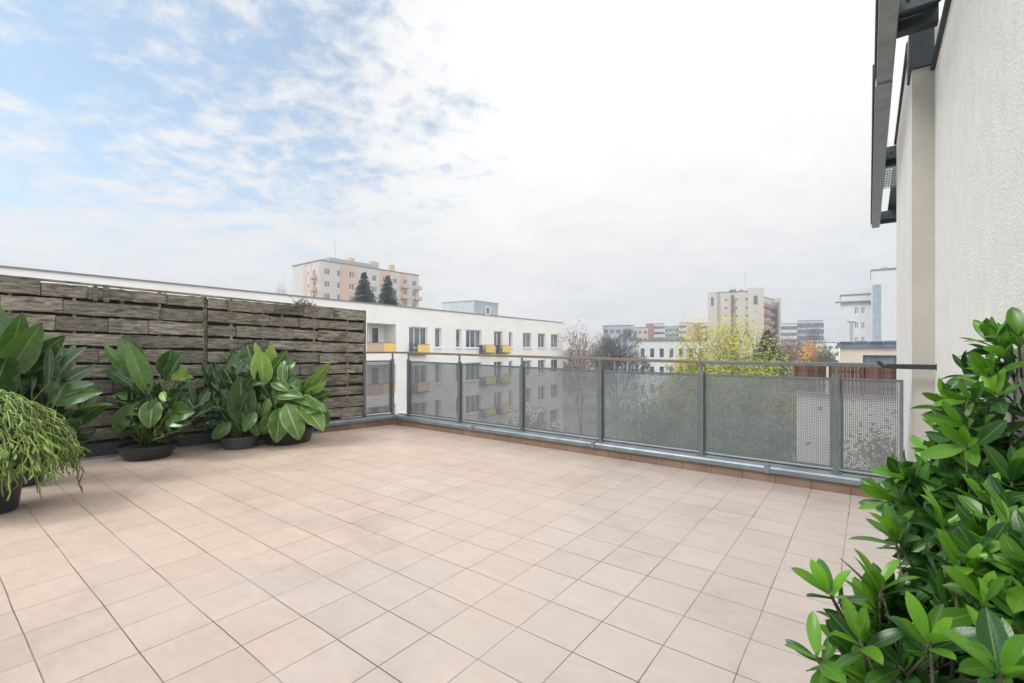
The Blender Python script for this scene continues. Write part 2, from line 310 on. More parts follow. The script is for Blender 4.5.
M['frame'] = simple('white_window_frame', (0.78, 0.78, 0.78), 0.5, var=0.05)
M['dframe'] = simple('dark_window_frame', (0.10, 0.11, 0.12), 0.5, var=0.05)
M['yellow'] = simple('yellow_balcony_panel', (0.78, 0.56, 0.16), 0.6, var=0.08, scale=2)
M['beigepanel'] = simple('beige_balcony_panel', (0.56, 0.40, 0.28), 0.6, var=0.1, scale=2)
M['greyclad'] = simple('grey_cladding', (0.33, 0.36, 0.38), 0.6, var=0.1, scale=1)
M['coping'] = simple('dark_coping', (0.20, 0.21, 0.22), 0.5, 0.3, var=0.1)
M['roof'] = simple('roof_felt', (0.13, 0.13, 0.135), 0.9, var=0.2, scale=0.6)
M['pink'] = simple('salmon_stripe', (0.58, 0.41, 0.32), 0.9, var=0.06, scale=0.3)
M['pale'] = simple('pale_grey_facade', (0.53, 0.51, 0.48), 0.9, var=0.06, scale=0.3)
M['cream'] = simple('cream_facade', (0.50, 0.46, 0.40), 0.9, var=0.06, scale=0.2)
M['red'] = simple('dull_red_panel', (0.33, 0.13, 0.12), 0.7, var=0.12, scale=0.4)
M['bluewall'] = simple('bluish_glass_wall', (0.33, 0.40, 0.46), 0.3, var=0.2, scale=0.3)
M['beigewall'] = simple('beige_stone_wall', (0.52, 0.46, 0.39), 0.9, var=0.08, scale=1.2)
M['blueroof'] = simple('blue_grey_roof_metal', (0.20, 0.25, 0.30), 0.4, 0.4, var=0.35, scale=2.5)
M['bark'] = simple('tree_bark', (0.10, 0.085, 0.07), 0.9, var=0.3, scale=5)
M['barkgrey'] = simple('grey_bark', (0.16, 0.16, 0.165), 0.9, var=0.3, scale=5)
M['barkbrown'] = simple('brown_bark', (0.15, 0.10, 0.075), 0.9, var=0.3, scale=5)
M['yleaf'] = canopy_mat('yellow_green_leaves', (0.12, 0.19, 0.03), (0.66, 0.58, 0.05))
M['gleaf'] = canopy_mat('green_leaves', (0.05, 0.085, 0.03), (0.20, 0.24, 0.07))
M['oleaf'] = canopy_mat('orange_leaves', (0.60, 0.28, 0.03), (0.85, 0.50, 0.07))
M['bleaf'] = canopy_mat('brown_dry_leaves', (0.16, 0.08, 0.05), (0.34, 0.19, 0.11))
M['sleaf'] = canopy_mat('spruce_needles', (0.012, 0.035, 0.028), (0.045, 0.09, 0.06), 0.1)
M['slabwhite'] = simple('slab_white_facade', (0.58, 0.58, 0.59), 0.9, var=0.06, scale=0.4, spec=0.2)
M['concrete'] = simple('pale_paving', (0.42, 0.41, 0.42), 0.9, var=0.1, scale=0.3)

# ------------------------------------------------------------------ mesh builder
class MB:
    def __init__(s): s.v = []; s.f = []; s.c = []; s.uv = []; s.m = []
    def face(s, idx, c=(0.5, 0.5, 0.5), uv=None, m=0):
        s.f.append(idx); s.c.append(c); s.uv.append(uv or [(0, 0)] * len(idx)); s.m.append(m)
    def box(s, lo, hi, mat=None, c=None, m=0):
        c = c or (random.random(), random.random(), random.random())
        b = len(s.v)
        for x in (lo[0], hi[0]):
            for y in (lo[1], hi[1]):
                for z in (lo[2], hi[2]):
                    p = Vector((x, y, z)); s.v.append(mat @ p if mat else p)
        for q in ((0, 1, 3, 2), (4, 6, 7, 5), (0, 4, 5, 1), (2, 3, 7, 6), (0, 2, 6, 4), (1, 5, 7, 3)):
            s.face([b + i for i in q], c, m=m)
    def quad(s, pts, c=None, m=0):
        c = c or (random.random(), random.random(), random.random())
        b = len(s.v); s.v += [Vector(p) for p in pts]; s.face(list(range(b, b + len(pts))), c, m=m)
    def tube(s, pts, rad, n=6, c=None, cap=True):
        c = c or (random.random(), random.random(), random.random())
        pts = [Vector(p) for p in pts]; b = len(s.v)
        if not isinstance(rad, (list, tuple)): rad = [rad] * len(pts)
        prev = None
        for i, p in enumerate(pts):
            d = (pts[min(i + 1, len(pts) - 1)] - pts[max(i - 1, 0)])
            if d.length < 1e-9: d = Vector((0, 0, 1))
            d.normalize()
            a = (prev - d * prev.dot(d)) if prev is not None else d.cross(Vector((0.13, 0.31, 0.94)))
            if a.length < 1e-6: a = d.cross(Vector((1, 0, 0)))
            a.normalize(); prev = a; bb = d.cross(a)
            for k in range(n):
                t = 2 * math.pi * k / n
                s.v.append(p + (a * math.cos(t) + bb * math.sin(t)) * rad[i])
        for i in range(len(pts) - 1):
            for k in range(n):
                k2 = (k + 1) % n
                s.face([b + i * n + k, b + i * n + k2, b + (i + 1) * n + k2, b + (i + 1) * n + k], c)
        if cap:
            s.face([b + k for k in range(n)][::-1], c); s.face([b + (len(pts) - 1) * n + k for k in range(n)], c)
    def lathe(s, cen, prof, n=28, c=(0.5, 0.5, 0.5)):
        b = len(s.v)
        for r, z in prof:
            for k in range(n):
                t = 2 * math.pi * k / n; s.v.append(Vector((cen[0] + r * math.cos(t), cen[1] + r * math.sin(t), cen[2] + z)))
        for i in range(len(prof) - 1):
            for k in range(n):
                k2 = (k + 1) % n
                s.face([b + i * n + k, b + i * n + k2, b + (i + 1) * n + k2, b + (i + 1) * n + k], c)
    def leaf(s, base, d, nrm, length, width, bend=0.25, fold=0.25, wave=0.0, nl=8, nw=4, c=None, shape=1.0, twist=0.0, blunt=0.0):
        """A blade: base point, direction, upper-side normal."""
        c = c or (random.random(), random.random(), random.random())
        d = d.normalized(); nrm = (nrm - d * nrm.dot(d))
        if nrm.length < 1e-4: nrm = d.orthogonal()
        nrm.normalize(); sd_ = d.cross(nrm); b = len(s.v)
        p = Vector(base); ang = 0.0; step = length / nl; ph = random.random() * 6.3
        for i in range(nl + 1):
            t = i / nl
            w = math.sin(math.pi * min(1, t ** shape)) ** (0.72 - 0.25 * blunt) * 0.5 * width if 0 < t < 1 else 0.001 * width
            if i == 0: w = 0.05 * width
            dd = d * math.cos(ang) - nrm * math.sin(ang); nn = nrm * math.cos(ang) + d * math.sin(ang)
            tw = twist * t; sdd = sd_ * math.cos(tw) + nn * math.sin(tw); nn2 = nn * math.cos(tw) - sd_ * math.sin(tw)
            for j in range(nw + 1):
                u = j / nw * 2 - 1
                hgt = abs(u) * fold * w + wave * width * math.sin(t * 17 + ph + (2 if u > 0 else 0)) * u * u * 0.5
                s.v.append(p + sdd * (u * w) + nn2 * hgt)
            p = p + dd * step; ang += bend / nl * (0.5 + t)
        for i in range(nl):
            for j in range(nw):
                a = b + i * (nw + 1) + j
                uv = [(j / nw, i / nl), ((j + 1) / nw, i / nl), ((j + 1) / nw, (i + 1) / nl), (j / nw, (i + 1) / nl)]
                s.face([a, a + 1, a + nw + 2, a + nw + 1], c, uv)
    def build(s, name, mat, parent=None, loc=None, rotz=0.0, smooth=False):
        me = bpy.data.meshes.new(name); me.from_pydata([tuple(v) for v in s.v], [], s.f)
        mats = mat if isinstance(mat, (list, tuple)) else [mat]
        for q in mats: me.materials.append(q)
        if len(mats) > 1: me.polygons.foreach_set('material_index', s.m)
        ca = me.color_attributes.new('rnd', 'FLOAT_COLOR', 'CORNER'); uvl = me.uv_layers.new(name='uv')
        cs = []; us = []
        for f, c, u in zip(s.f, s.c, s.uv):
            for k in range(len(f)): cs += (c[0], c[1], c[2], 1.0); us += (u[k][0], u[k][1])
        ca.data.foreach_set('color', cs); uvl.data.foreach_set('uv', us)
        if smooth: me.polygons.foreach_set('use_smooth', [True] * len(me.polygons))
        me.update()
        o = bpy.data.objects.new(name, me); col.objects.link(o)
        if loc is not None: o.location = loc
        o.rotation_euler = (0, 0, rotz)
        if parent: o.parent = parent
        return o
def tag(o, label, cat, group=None, kind=None):
    if label: o['label'] = label
    if cat: o['category'] = cat
    if group: o['group'] = group
    if kind: o['kind'] = kind
    return o
def thing(name, label, cat, loc=(0, 0, 0), rotz=0.0, group=None):
    o = bpy.data.objects.new(name, None); col.objects.link(o); o.empty_display_size = 0.2
    o.location = loc; o.rotation_euler = (0, 0, rotz)
    return tag(o, label, cat, group)
def struct(name, mb, mat, **kw):
    o = mb.build(name, mat, **kw); o['kind'] = 'structure'; return o
def bevel(o, w=0.004, seg=2):
    b = o.modifiers.new('bevel', 'BEVEL'); b.width = w; b.segments = seg; b.limit_method = 'ANGLE'; return o
def rv(a=1.0): return Vector((random.uniform(-a, a), random.uniform(-a, a), random.uniform(-a, a)))

# ------------------------------------------------------------------ ground and terrace
GZ = -13.0
g = MB(); g.quad([(-2500, -600, 0), (2500, -600, 0), (2500, 4000, 0), (-2500, 4000, 0)])
mg, t_, b_ = new_mat('city_ground'); L_ = t_.links.new
tcn = nd(t_, 'ShaderNodeTexCoord'); n1 = nd(t_, 'ShaderNodeTexNoise'); n1.inputs['Scale'].default_value = 0.035; n1.inputs['Detail'].default_value = 5; L_(tcn.outputs['Object'], n1.inputs[0])
rp = nd(t_, 'ShaderNodeMapRange'); rp.inputs[1].default_value = 0.42; rp.inputs[2].default_value = 0.5; L_(n1.outputs[0], rp.inputs[0])
mx = nd(t_, 'ShaderNodeMix', data_type='RGBA'); mx.inputs[6].default_value = (0.07, 0.095, 0.04, 1); mx.inputs[7].default_value = (0.20, 0.20, 0.20, 1)
L_(rp.outputs[0], mx.inputs[0]); L_(mx.outputs[2], b_.inputs['Base Color']); b_.inputs['Roughness'].default_value = 0.95
struct('ground', g, mg, loc=(0, 0, GZ))
# paved yard below the railing
g = MB(); g.box((-40, 8, 0), (30, 26, 0.12)); struct('paved_yard', g, M['concrete'], loc=(0, 0, GZ + 0.004), rotz=ROT)

VK = 5.4594                                 # skirting face
C0 = Vector((-2.06, 8.60, 0)); LD = Vector((-0.7542, -0.6567, 0)).normalized()   # left edge of the floor, corner towards the camera
# floor polygon (in the railing's frame)
def to_ev(p): return (p.dot(E1), p.dot(D2))
def line_pt(off, s): # a point along the left edge, off metres outside it
    nl = Vector((LD.y, -LD.x, 0)); 
    if nl.x > 0: nl = -nl
    return C0 + LD * s + nl * off
NL = line_pt(1, 0) - C0
def corner(offv, offl):
    # intersection of v = VK+offv with left line offset offl
    p = C0 + NL * offl; s = (VK + offv - p.dot(D2)) / LD.dot(D2); return p + LD * s
c_in = corner(0, 0)
WALL_E = 0.471
fl = MB(); poly = [to_ev(c_in), to_ev(line_pt(0, 9.0)), (WALL_E - 7, -3.5), (WALL_E, -3.5), (WALL_E, VK)]
pts = [(a, b, 0) for a, b in poly]
fl.quad(pts[::-1])
floor = struct('terrace_floor', fl, M['tile'], rotz=ROT)
# slab body of our own building under the terrace
sb = MB(); oc = to_ev(corner(0.20, 0.20)); ol = to_ev(line_pt(0.20, 9.0))
bot = [(oc[0], oc[1]), (ol[0], ol[1]), (WALL_E - 7, -3.6), (WALL_E + 0.5, -3.6), (WALL_E + 0.5, VK + 0.2)]
n0 = len(bot)
sb.v += [Vector((a, b, -0.004)) for a, b in bot] + [Vector((a, b, GZ)) for a, b in bot]
sb.face(list(range(n0))[::-1]); 
for i in range(n0): sb.face([i, (i + 1) % n0, n0 + (i + 1) % n0, n0 + i])
struct('building_wall_below', sb, M['render'], rotz=ROT)

# kerb: skirting tiles + flashing + pale sill, one for the railing side, one for the left side
def kerb(name_skirt, P, Q, inward, tile0, tilew, gap_at=()):
    """P,Q: ends of skirting face on floor. inward: unit vector pointing onto the terrace."""
    d = (Q - P); Ln = d.length; d.normalize(); out = -inward
    rot = Matrix((( d.x, out.x, 0, P.x), (d.y, out.y, 0, P.y), (0, 0, 1, 0), (0, 0, 0, 1)))
    sk = MB(); s = -tile0
    while s < Ln:
        a = max(0, s) + 0.002; b2 = min(Ln, s + tilew) - 0.002
        if b2 > a: sk.box((a, 0.0, 0.0), (b2, 0.012, 0.112), rot)
        s += tilew
    sk.box((0, 0.008, 0), (Ln, 0.02, 0.11), rot, c=(0.05, 0, 0))
    o1 = struct(name_skirt, sk, M['skirt'])
    fz = MB(); s = 0.0; segs = [1.95, 2.1, 2.0, 1.9, 2.0, 2.1, 2.0]
    i = 0
    while s < Ln:
        e = min(Ln, s + segs[i % len(segs)])
        rr = random.uniform(0.3, 0.7)
        # folded sheet: drip edge, rounded nose, top
        prof = [(-0.030, 0.105), (-0.034, 0.150), (-0.026, 0.166), (-0.012, 0.174), (0.05, 0.177), (0.24, 0.183), (0.245, 0.10)]
        prof_in = [(-0.026, 0.105), (0.0, 0.11), (0.24, 0.11)]
        b = len(fz.v)
        for q in (s, e - 0.003):
            for (y, z) in prof: fz.v.append(rot @ Vector((q, y, z)))
        npf = len(prof)
        for k in range(npf - 1): fz.face([b + k, b + npf + k, b + npf + k + 1, b + k + 1], (rr, 0, 0))
        fz.box((e - 0.025, -0.039, 0.103), (e + 0.025, -0.030, 0.176), rot, (rr, 0, 0)) if e < Ln else None
        fz.box((e - 0.025, -0.036, 0.1765), (e + 0.025, 0.03, 0.181), rot, (rr, 0, 0)) if e < Ln else None
        s = e; i += 1
    fz.box((0, 0.015, -0.3), (Ln, 0.20, 0.112), rot, (0.4, 0, 0))
    o2 = struct(name_skirt.replace('skirting', 'kerb_flashing'), fz, M['zinc'])
    return rot, Ln
pr0 = c_in; pr1 = EV(WALL_E, VK)
kerb('terrace_skirting', pr0, pr1, -D2, (0.3128 - ((pr0.dot(E1) + 1.0736) % 0.3128)) and ((pr0.dot(E1) + 1.0736) % 0.3128), 0.3128)
kerb('terrace_skirting_left', line_pt(0, 1.45), c_in, -NL, 0.1, 0.3)
lg = MB(); P_ = line_pt(0, 9.0); d_ = -LD
rot_l = Matrix(((d_.x, NL.x, 0, P_.x), (d_.y, NL.y, 0, P_.y), (0, 0, 1, 0), (0, 0, 0, 1)))
lg.box((0, 0.03, -0.3), (7.54, 0.30, 0.188), rot_l, (.4, 0, 0)); struct('shade_black_kerb', lg, M['pot'])  # kerb with the black shade behind the pots put into its colour
lg = MB(); lg.box((0, -0.005, -0.1), (7.545, 0.028, 0.028), rot_l, (.4, 0, 0)); struct('kerb_edge_strip', lg, M['zinc'])
# pale sill sheet behind the posts
sm = MB()
def strip(P, Q, out, y0, y1, z0, z1):
    d = (Q - P); Ln = d.length; d.normalize()
    rot = Matrix(((d.x, out.x, 0, P.x), (d.y, out.y, 0, P.y), (0, 0, 1, 0), (0, 0, 0, 1)))
    sm.box((0, y0, z0), (Ln, y1, z1), rot)
strip(corner(0.0, 0.07), EV(WALL_E, VK), D2, 0.115, 0.26, 0.186, 0.200)
strip(line_pt(0, 1.05), corner(0.1, 0.0), NL, 0.115, 0.26, 0.186, 0.201)
struct('pale_sill_strip', sm, M['sill'])

# ------------------------------------------------------------------ railing
RV = VK + 0.075
rail = thing('terrace_railing', 'grey metal terrace railing with perforated sheet panels and handrail', 'railing', (0, 0, 0), ROT)
def e_at(px, v): # e coordinate where the ray through px meets v
    t = (px - CX) / F; y = v / (D2.x * t + D2.y); return E1.x * t * y + E1.y * y
post_px = [409, 460, 522.5, 601, 702, 836.7]
pe = [e_at(p, RV) for p in post_px] + [e_at(903.5, RV)]
def perf_panel(e0, e1, z0, z1, y, pitch=0.0155, hole=0.0086):
    """A real perforated sheet: a grid with its holes left out."""
    mb = MB(); fr = 0.02
    xs = [e0]; x = e0 + fr; nx = int((e1 - e0 - 2 * fr) / pitch); x += ((e1 - e0 - 2 * fr) - nx * pitch) / 2 + (pitch - hole) / 2
    for i in range(nx): xs += [x, x + hole]; x += pitch
    xs.append(e1)
    zs = [z0]; z = z0 + fr; nz = int((z1 - z0 - 2 * fr) / pitch); z += ((z1 - z0 - 2 * fr) - nz * pitch) / 2 + (pitch - hole) / 2
    for i in range(nz): zs += [z, z + hole]; z += pitch
    zs.append(z1)
    W = len(xs); H = len(zs); T = 0.002
    for zc in zs:
        for xc in xs: mb.v.append(Vector((xc, y, zc)))
    for zc in zs:
        for xc in xs: mb.v.append(Vector((xc, y + T, zc)))
    o = W * H
    for j in range(H - 1):
        for i in range(W - 1):
            a = j * W + i
            if i % 2 == 1 and j % 2 == 1:
                mb.face([a, a + 1, o + a + 1, o + a]); mb.face([a + 1, a + W + 1, o + a + W + 1, o + a + 1])
                mb.face([a + W + 1, a + W, o + a + W, o + a + W + 1]); mb.face([a + W, a, o + a, o + a + W]); continue
            mb.face([a, a + 1, a + W + 1, a + W]); mb.face([o + a, o + a + W, o + a + W + 1, o + a + 1])
    return mb
PZ0, PZ1 = 0.215, 1.10
def flat_frame(e0, e1, z0, z1, y0, y1, w=0.022):
    mb = MB(); mb.box((e0, y0, z0), (e1, y1, z0 + w)); mb.box((e0, y0, z1 - w), (e1, y1, z1))
    mb.box((e0, y0 + .001, z0 + w), (e0 + w, y1 - .001, z1 - w)); mb.box((e1 - w, y0 + .001, z0 + w), (e1, y1 - .001, z1 - w)); return mb
for i in range(len(pe) - 1):
    a, b = pe[i] + 0.028, pe[i + 1] - (0.028 if i < len(pe) - 2 else 0.0)
    p = perf_panel(a + .004, b - .004, PZ0 + .004, PZ1 - .004, RV).build('perforated_panel', M['mesh'], rail)
    flat_frame(a, b, PZ0, PZ1, RV - 0.006, RV + 0.014, 0.024 if i < 5 else 0.018).build('panel_frame', M['railpaint'], p)
for i, e in enumerate(pe[:-1]):
    mb = MB(); w = 0.025
    mb.box((e - w, RV - 0.035, 0.18), (e + w, RV + 0.015, 1.125))
    mb.box((e - w - .018, RV - 0.055, 0.176), (e + w + .018, RV + 0.035, 0.186))
    mb.box((e - 0.013, RV - 0.025, 1.12), (e + 0.013, RV + 0.001, 1.222))
    for sx_ in (-1, 1): mb.tube([(e + sx_ * 0.034, RV - 0.045, 0.184), (e + sx_ * 0.034, RV - 0.045, 0.195)], 0.006, 6)
    bevel(mb.build('post', M['railpaint'], rail), 0.003, 1)
# handrail: weathered half and painted half
HZ = 1.235
e_mid = pe[4]
lc = to_ev(corner(0.075, 0.075))
mb = MB(); mb.box((lc[0], RV - 0.03, HZ - 0.020), (e_mid, RV + 0.012, HZ + 0.014)); o = bevel(mb.build('handrail', M['rust'], rail), 0.006, 2); o['label'] = 'rusty weathered half of the handrail'
mb = MB(); mb.box((e_mid + .002, RV - 0.032, HZ - 0.026), (e_at(884, RV), RV + 0.014, HZ + 0.014)); bevel(mb.build('handrail', M['railpaint'], rail), 0.004, 2)
mb = MB(); ea = e_at(879, RV); mb.tube([(ea - 0.01, RV - 0.05, HZ + 0.035), (ea + 0.035, RV - 0.055, HZ - 0.012), (ea + 0.07, RV - 0.05, HZ - 0.012)], 0.014, 8)
mb.box((ea + 0.05, RV - 0.056, HZ - 0.034), (WALL_E - 0.002, RV - 0.036, HZ + 0.010)); mb.box((WALL_E - 0.006, RV - 0.062, HZ - 0.040), (WALL_E - 0.0005, RV - 0.030, HZ + 0.016))
o = bevel(mb.build('wall_bracket', M['darkbar'], rail), 0.003, 1); o['label'] = 'dark flat bar tying the handrail to the wall'
# return along the left edge, up to the wooden fence
NLl = Vector((NL.dot(E1), NL.dot(D2), 0)); LDl = Vector((LD.dot(E1), LD.dot(D2), 0)); c0l = Vector((lc[0], lc[1], 0))
rt = Matrix(((LDl.x, NLl.x, 0, c0l.x), (LDl.y, NLl.y, 0, c0l.y), (0, 0, 1, 0), (0, 0, 0, 1)))
def tr(mb):
    mb.v = [rt @ v for v in mb.v]; return mb
RL = 0.60
p = tr(perf_panel(0.10, RL, PZ0 + .004, PZ1 - .004, 0.0)).build('perforated_panel', M['mesh'], rail)
tr(flat_frame(0.09, RL + .01, PZ0, PZ1, -0.006, 0.014)).build('panel_frame', M['railpaint'], p)
for s in (0.06,):
    mb = MB(); mb.box((s - .025, -.035, .18), (s + .025, .015, 1.125)); mb.box((s - .043, -.055, .176), (s + .043, .035, .186)); mb.box((s - .013, -.025, 1.12), (s + .013, 0, 1.222))
    bevel(tr(mb).build('post', M['railpaint'], rail), 0.003, 1)
mb = MB(); mb.box((0.04, -.03, HZ - .016), (RL + 0.02, .012, HZ + .012)); bevel(tr(mb).build('handrail', M['rust'], rail), 0.006, 2)

# ------------------------------------------------------------------ wall on the right with pier and eaves
PE = 0.313; PV = VK + 0.16; PVF = 8.6
hw = thing('house_wall', 'white rendered house wall with beige pier rising at the right edge', 'wall', (0, 0, 0), ROT)
w1 = MB(); w1.box((WALL_E, -3.0, -2.0), (WALL_E + 0.5, PV + 0.2, 3.88)); w1.build('wall_face', M['render_wall'], hw)
w2 = MB(); 
w2.box((PE, PV + 0.004, GZ), (WALL_E + 0.52, PVF, 4.32), c=(0.5, 0.5, 0.5))
w2.build('pier', M['render'], hw)
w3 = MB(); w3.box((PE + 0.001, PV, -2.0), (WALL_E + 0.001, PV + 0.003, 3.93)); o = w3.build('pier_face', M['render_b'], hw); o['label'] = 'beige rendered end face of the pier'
ev = thing('roof_eave', 'dark grey metal roof eave with gutter overhanging the white wall', 'eave', (0, 0, 0), ROT)
mb = MB()  # fascia / gutter box
mb.box((0.062, -1.0, 4.06), (0.19, 6.0, 4.26)); mb.box((0.050, 6.003, 4.035), (0.19, 13.0, 4.24))
bevel(mb.build('gutter', M['gutter'], ev), 0.01, 2)
mb = MB(); mb.box((0.028, -1.0, 4.14), (0.060, 3.9, 4.30)); mb.box((0.044, 3.902, 4.12), (0.0615, 5.997, 4.30)); mb.box((0.03, 6.004, 4.10), (0.0485, 12.9, 4.28))
mb.box((-0.01, 2.55, 4.05), (0.06, 2.72, 4.20)); bevel(mb.build('fascia_profile', M['soffit'], ev), 0.006, 1)
for v in (5.2, 8.9, 12.9):
    mb = MB(); mb.box((0.191, v, 4.10), (0.46 if v < 6 else 0.62, v + 0.10, 4.34 if v > 6 else 4.8)); mb.box((0.191, v - 0.25, 4.13), (0.455, v - 0.21, 4.30 if v > 6 else 4.7)); mb.box((0.191, v - 0.20, 4.20), (0.455, v - 0.01, 4.215))
    for k in range(4): mb.tube([(0.25 + 0.08 * k, v - 0.255, 4.21), (0.25 + 0.08 * k, v - 0.27, 4.21)], 0.014, 8)
    bevel(mb.build('bracket', M['soffit'], ev), 0.004, 1)
mb = MB(); mb.box((WALL_E - 0.03, -1.0, 3.882), (0.9, PV + 0.2, 3.93)); mb.box((PE - 0.02, PV - 0.03, 3.935), (WALL_E - 0.005, PV + 0.3, 4.30)); mb.box((PE - 0.025, PV + 0.31, 4.322), (0.9, PVF + .1, 4.36))
mb.box((PE + 0.01, 7.2, 4.362), (0.9, 13.0, 4.40))
mb.build('wall_top_trim', M['soffit'], ev)
mb = MB()
for k in range(7): mb.box((0.20 + 0.03 * k, 9.3, 4.16), (0.212 + 0.03 * k, 10.4, 4.18))
for k in range(8): mb.box((0.19, 9.3 + 0.14 * k, 4.181), (0.42, 9.33 + 0.14 * k, 4.20))
mb.build('gutter_grille', M['greyclad'], ev)

# the railing stands a little taller towards its far corner
for o in [q for q in bpy.data.objects if q.type == 'MESH' and (q.parent == rail or (q.parent and q.parent.parent == rail))]:
    for v in o.data.vertices:
        k = min(1.15, max(0.0, (pe[3] + .2 - v.co.x) / (pe[3] - pe[0])))
        if v.co.z > 0.2: v.co.z += 0.062 * k * (v.co.z - 0.2) / 0.9
# ------------------------------------------------------------------ woven wooden fence on the left edge
# runs from its end (px 366) back past the camera's left; its top climbs slightly
s_end = 0.64
fo = line_pt(0.13, s_end); fence_rot = math.atan2(LD.y, LD.x)
fence = thing('wooden_fence', 'weathered grey wooden fence of overlapping planks along the left edge', 'fence', fo, fence_rot)
FL = 7.2; rows = 10; zb = 0.20
def ftop(x): return 2.04 + 0.185 * x / 4.4
# local frame: x along LD (towards the camera), y = rotated +90 deg from LD
yl = Vector((-LD.y, LD.x, 0)); ysign = 1.0 if yl.dot(-NL) > 0 else -1.0    # +: terrace side
panels = [(0.0, 2.35), (2.39, 4.75), (4.79, FL)]
for (a0, a1) in panels:
    mb = MB(); bk = MB()
    for r in range(rows):
        x = a0
        while x < a1 - 0.05:
            ln = random.choice((0.30, 0.42, 0.5, 0.62, 0.78, 0.95)) * random.uniform(0.92, 1.06); x2 = min(a1, x + ln)
            if a1 - x2 < 0.2: x2 = a1
            xm = (x + x2) / 2; hz = (ftop(xm) - zb) / rows; z0 = zb + hz * r
            hh = hz * random.uniform(0.66, 0.94); tilt = random.uniform(-0.16, -0.03) * ysign; yaw_ = random.uniform(-0.03, 0.03); rol = random.uniform(-0.016, 0.016)
            off = ysign * (0.018 + 0.013 * ((r + int(x * 2)) % 2) + random.uniform(-.004, .006))
            mt = Matrix.Translation((xm, off, z0 + hz * 0.5 + random.uniform(-.006, .006))) @ Matrix.Rotation(yaw_, 4, 'Z') @ Matrix.Rotation(rol + 0.042, 4, 'Y') @ Matrix.Rotation(tilt, 4, 'X')
            mt = Matrix.Translation((xm, off, z0 + hz * 0.5 + random.uniform(-.006, .006))) @ Matrix.Rotation(yaw_, 4, 'Z') @ Matrix.Rotation(rol - 0.042 * (r / rows), 4, 'Y') @ Matrix.Rotation(tilt, 4, 'X')
            L2 = (x2 - x) / 2 - 0.003; cc = (random.random(), random.random(), random.random()); n = 6; b = len(mb.v)
            wv = [random.uniform(-.006, .006) for _ in range(n + 1)]; wt = [random.uniform(-.005, .005) for _ in range(n + 1)]; th = 0.011
            bow = random.uniform(-0.006, 0.016) * ysign
            for k in range(n + 1):
                xx = -L2 + 2 * L2 * k / n; bw = bow * (1 - (2 * k / n - 1) ** 2)
                for (yy, zz2) in ((-th, -hh / 2 + wv[k]), (th, -hh / 2 + wv[k]), (th, hh / 2 + wt[k]), (-th, hh / 2 + wt[k])):
                    mb.v.append(mt @ Vector((xx, yy + bw, zz2)))
            for k in range(n):
                for q in range(4):
                    q2 = (q + 1) % 4; mb.face([b + 4 * k + q, b + 4 * k + q2, b + 4 * k + 4 + q2, b + 4 * k + 4 + q], cc)
            mb.face([b + 3, b + 2, b + 1, b], cc); mb.face([b + 4 * n + q for q in range(4)], cc)
            x = x2
    mb.build('plank_panel', M['wood'], fence)
    n = 8
    for k in range(n):
        xa = a0 + (a1 - a0) * k / n; xb = a0 + (a1 - a0) * (k + 1) / n
        for r in range(rows):
            hz = (ftop(xa) - zb) / rows
            bk.box((xa, -ysign * 0.045 - .008, zb - .02 + hz * r), (xb - 0.001, -ysign * 0.045 + .008, zb + hz * (r + 1) - .022))
    bk.build('backing_boards', M['woodback'], fence)
for x in (0.0, 2.37, 4.77, FL):
    mb = MB(); mb.box((x - 0.022, -0.04 if x < 1 else -0.06, zb - 0.02), (x + 0.016, 0.045 if x < 1 else -0.02, ftop(x) + (0.02 if x < 1 else -0.01))); bevel(mb.build('post', M['wood'], fence), 0.004, 1)
for x in (0.30, 0.86, 1.35, 1.62, 2.05, 2.9, 3.3, 3.75, 4.3, 5.2, 5.9, 6.5):
    mb = MB(); yy = ysign * 0.004; mb.box((x - 0.016, yy - .02, zb), (x + 0.016, yy + .012, ftop(x) + random.uniform(-.03, .035))); mb.build('batten', M['wood'], fence)
mb = MB(); mb.box((3.42, ysign * 0.05 - .012, 1.98), (3.48, ysign * 0.05 + .012, 2.2)); mb.box((3.53, ysign * 0.052 - .012, 1.99), (3.575, ysign * 0.052 + .012, 2.19)); mb.build('patch_batten', M['wood'], fence)
tl = Matrix.Rotation(-math.atan(0.185 / 4.4), 4, 'Y')
mb = MB(); mb.box((0.0, -0.038, 0), (FL, -0.012 + 0.05, 0.022), Matrix.Translation((0, 0, 2.035)) @ tl, (0.7, .3, .2)); mb.build('top_rail', M['wood'], fence)
# dried nest of twigs on the fence top (px 285)
mb = MB()
dn = fo + LD * 1.0
for k in range(110):
    c = Vector((dn.x + random.uniform(-.17, .17) * abs(LD.x), dn.y + random.uniform(-.17, .17), 2.09 + random.uniform(-.02, .05)))
    a = rv(0.055); mb.tube([c, c + a + Vector((0, 0, .01)), c + a * 1.8 + rv(0.03)], [0.004, 0.0035, 0.002], 4)
tag(mb.build('dry_twigs', M['twig']), 'small tangle of dry brown twigs on top of the wooden fence', 'twigs')

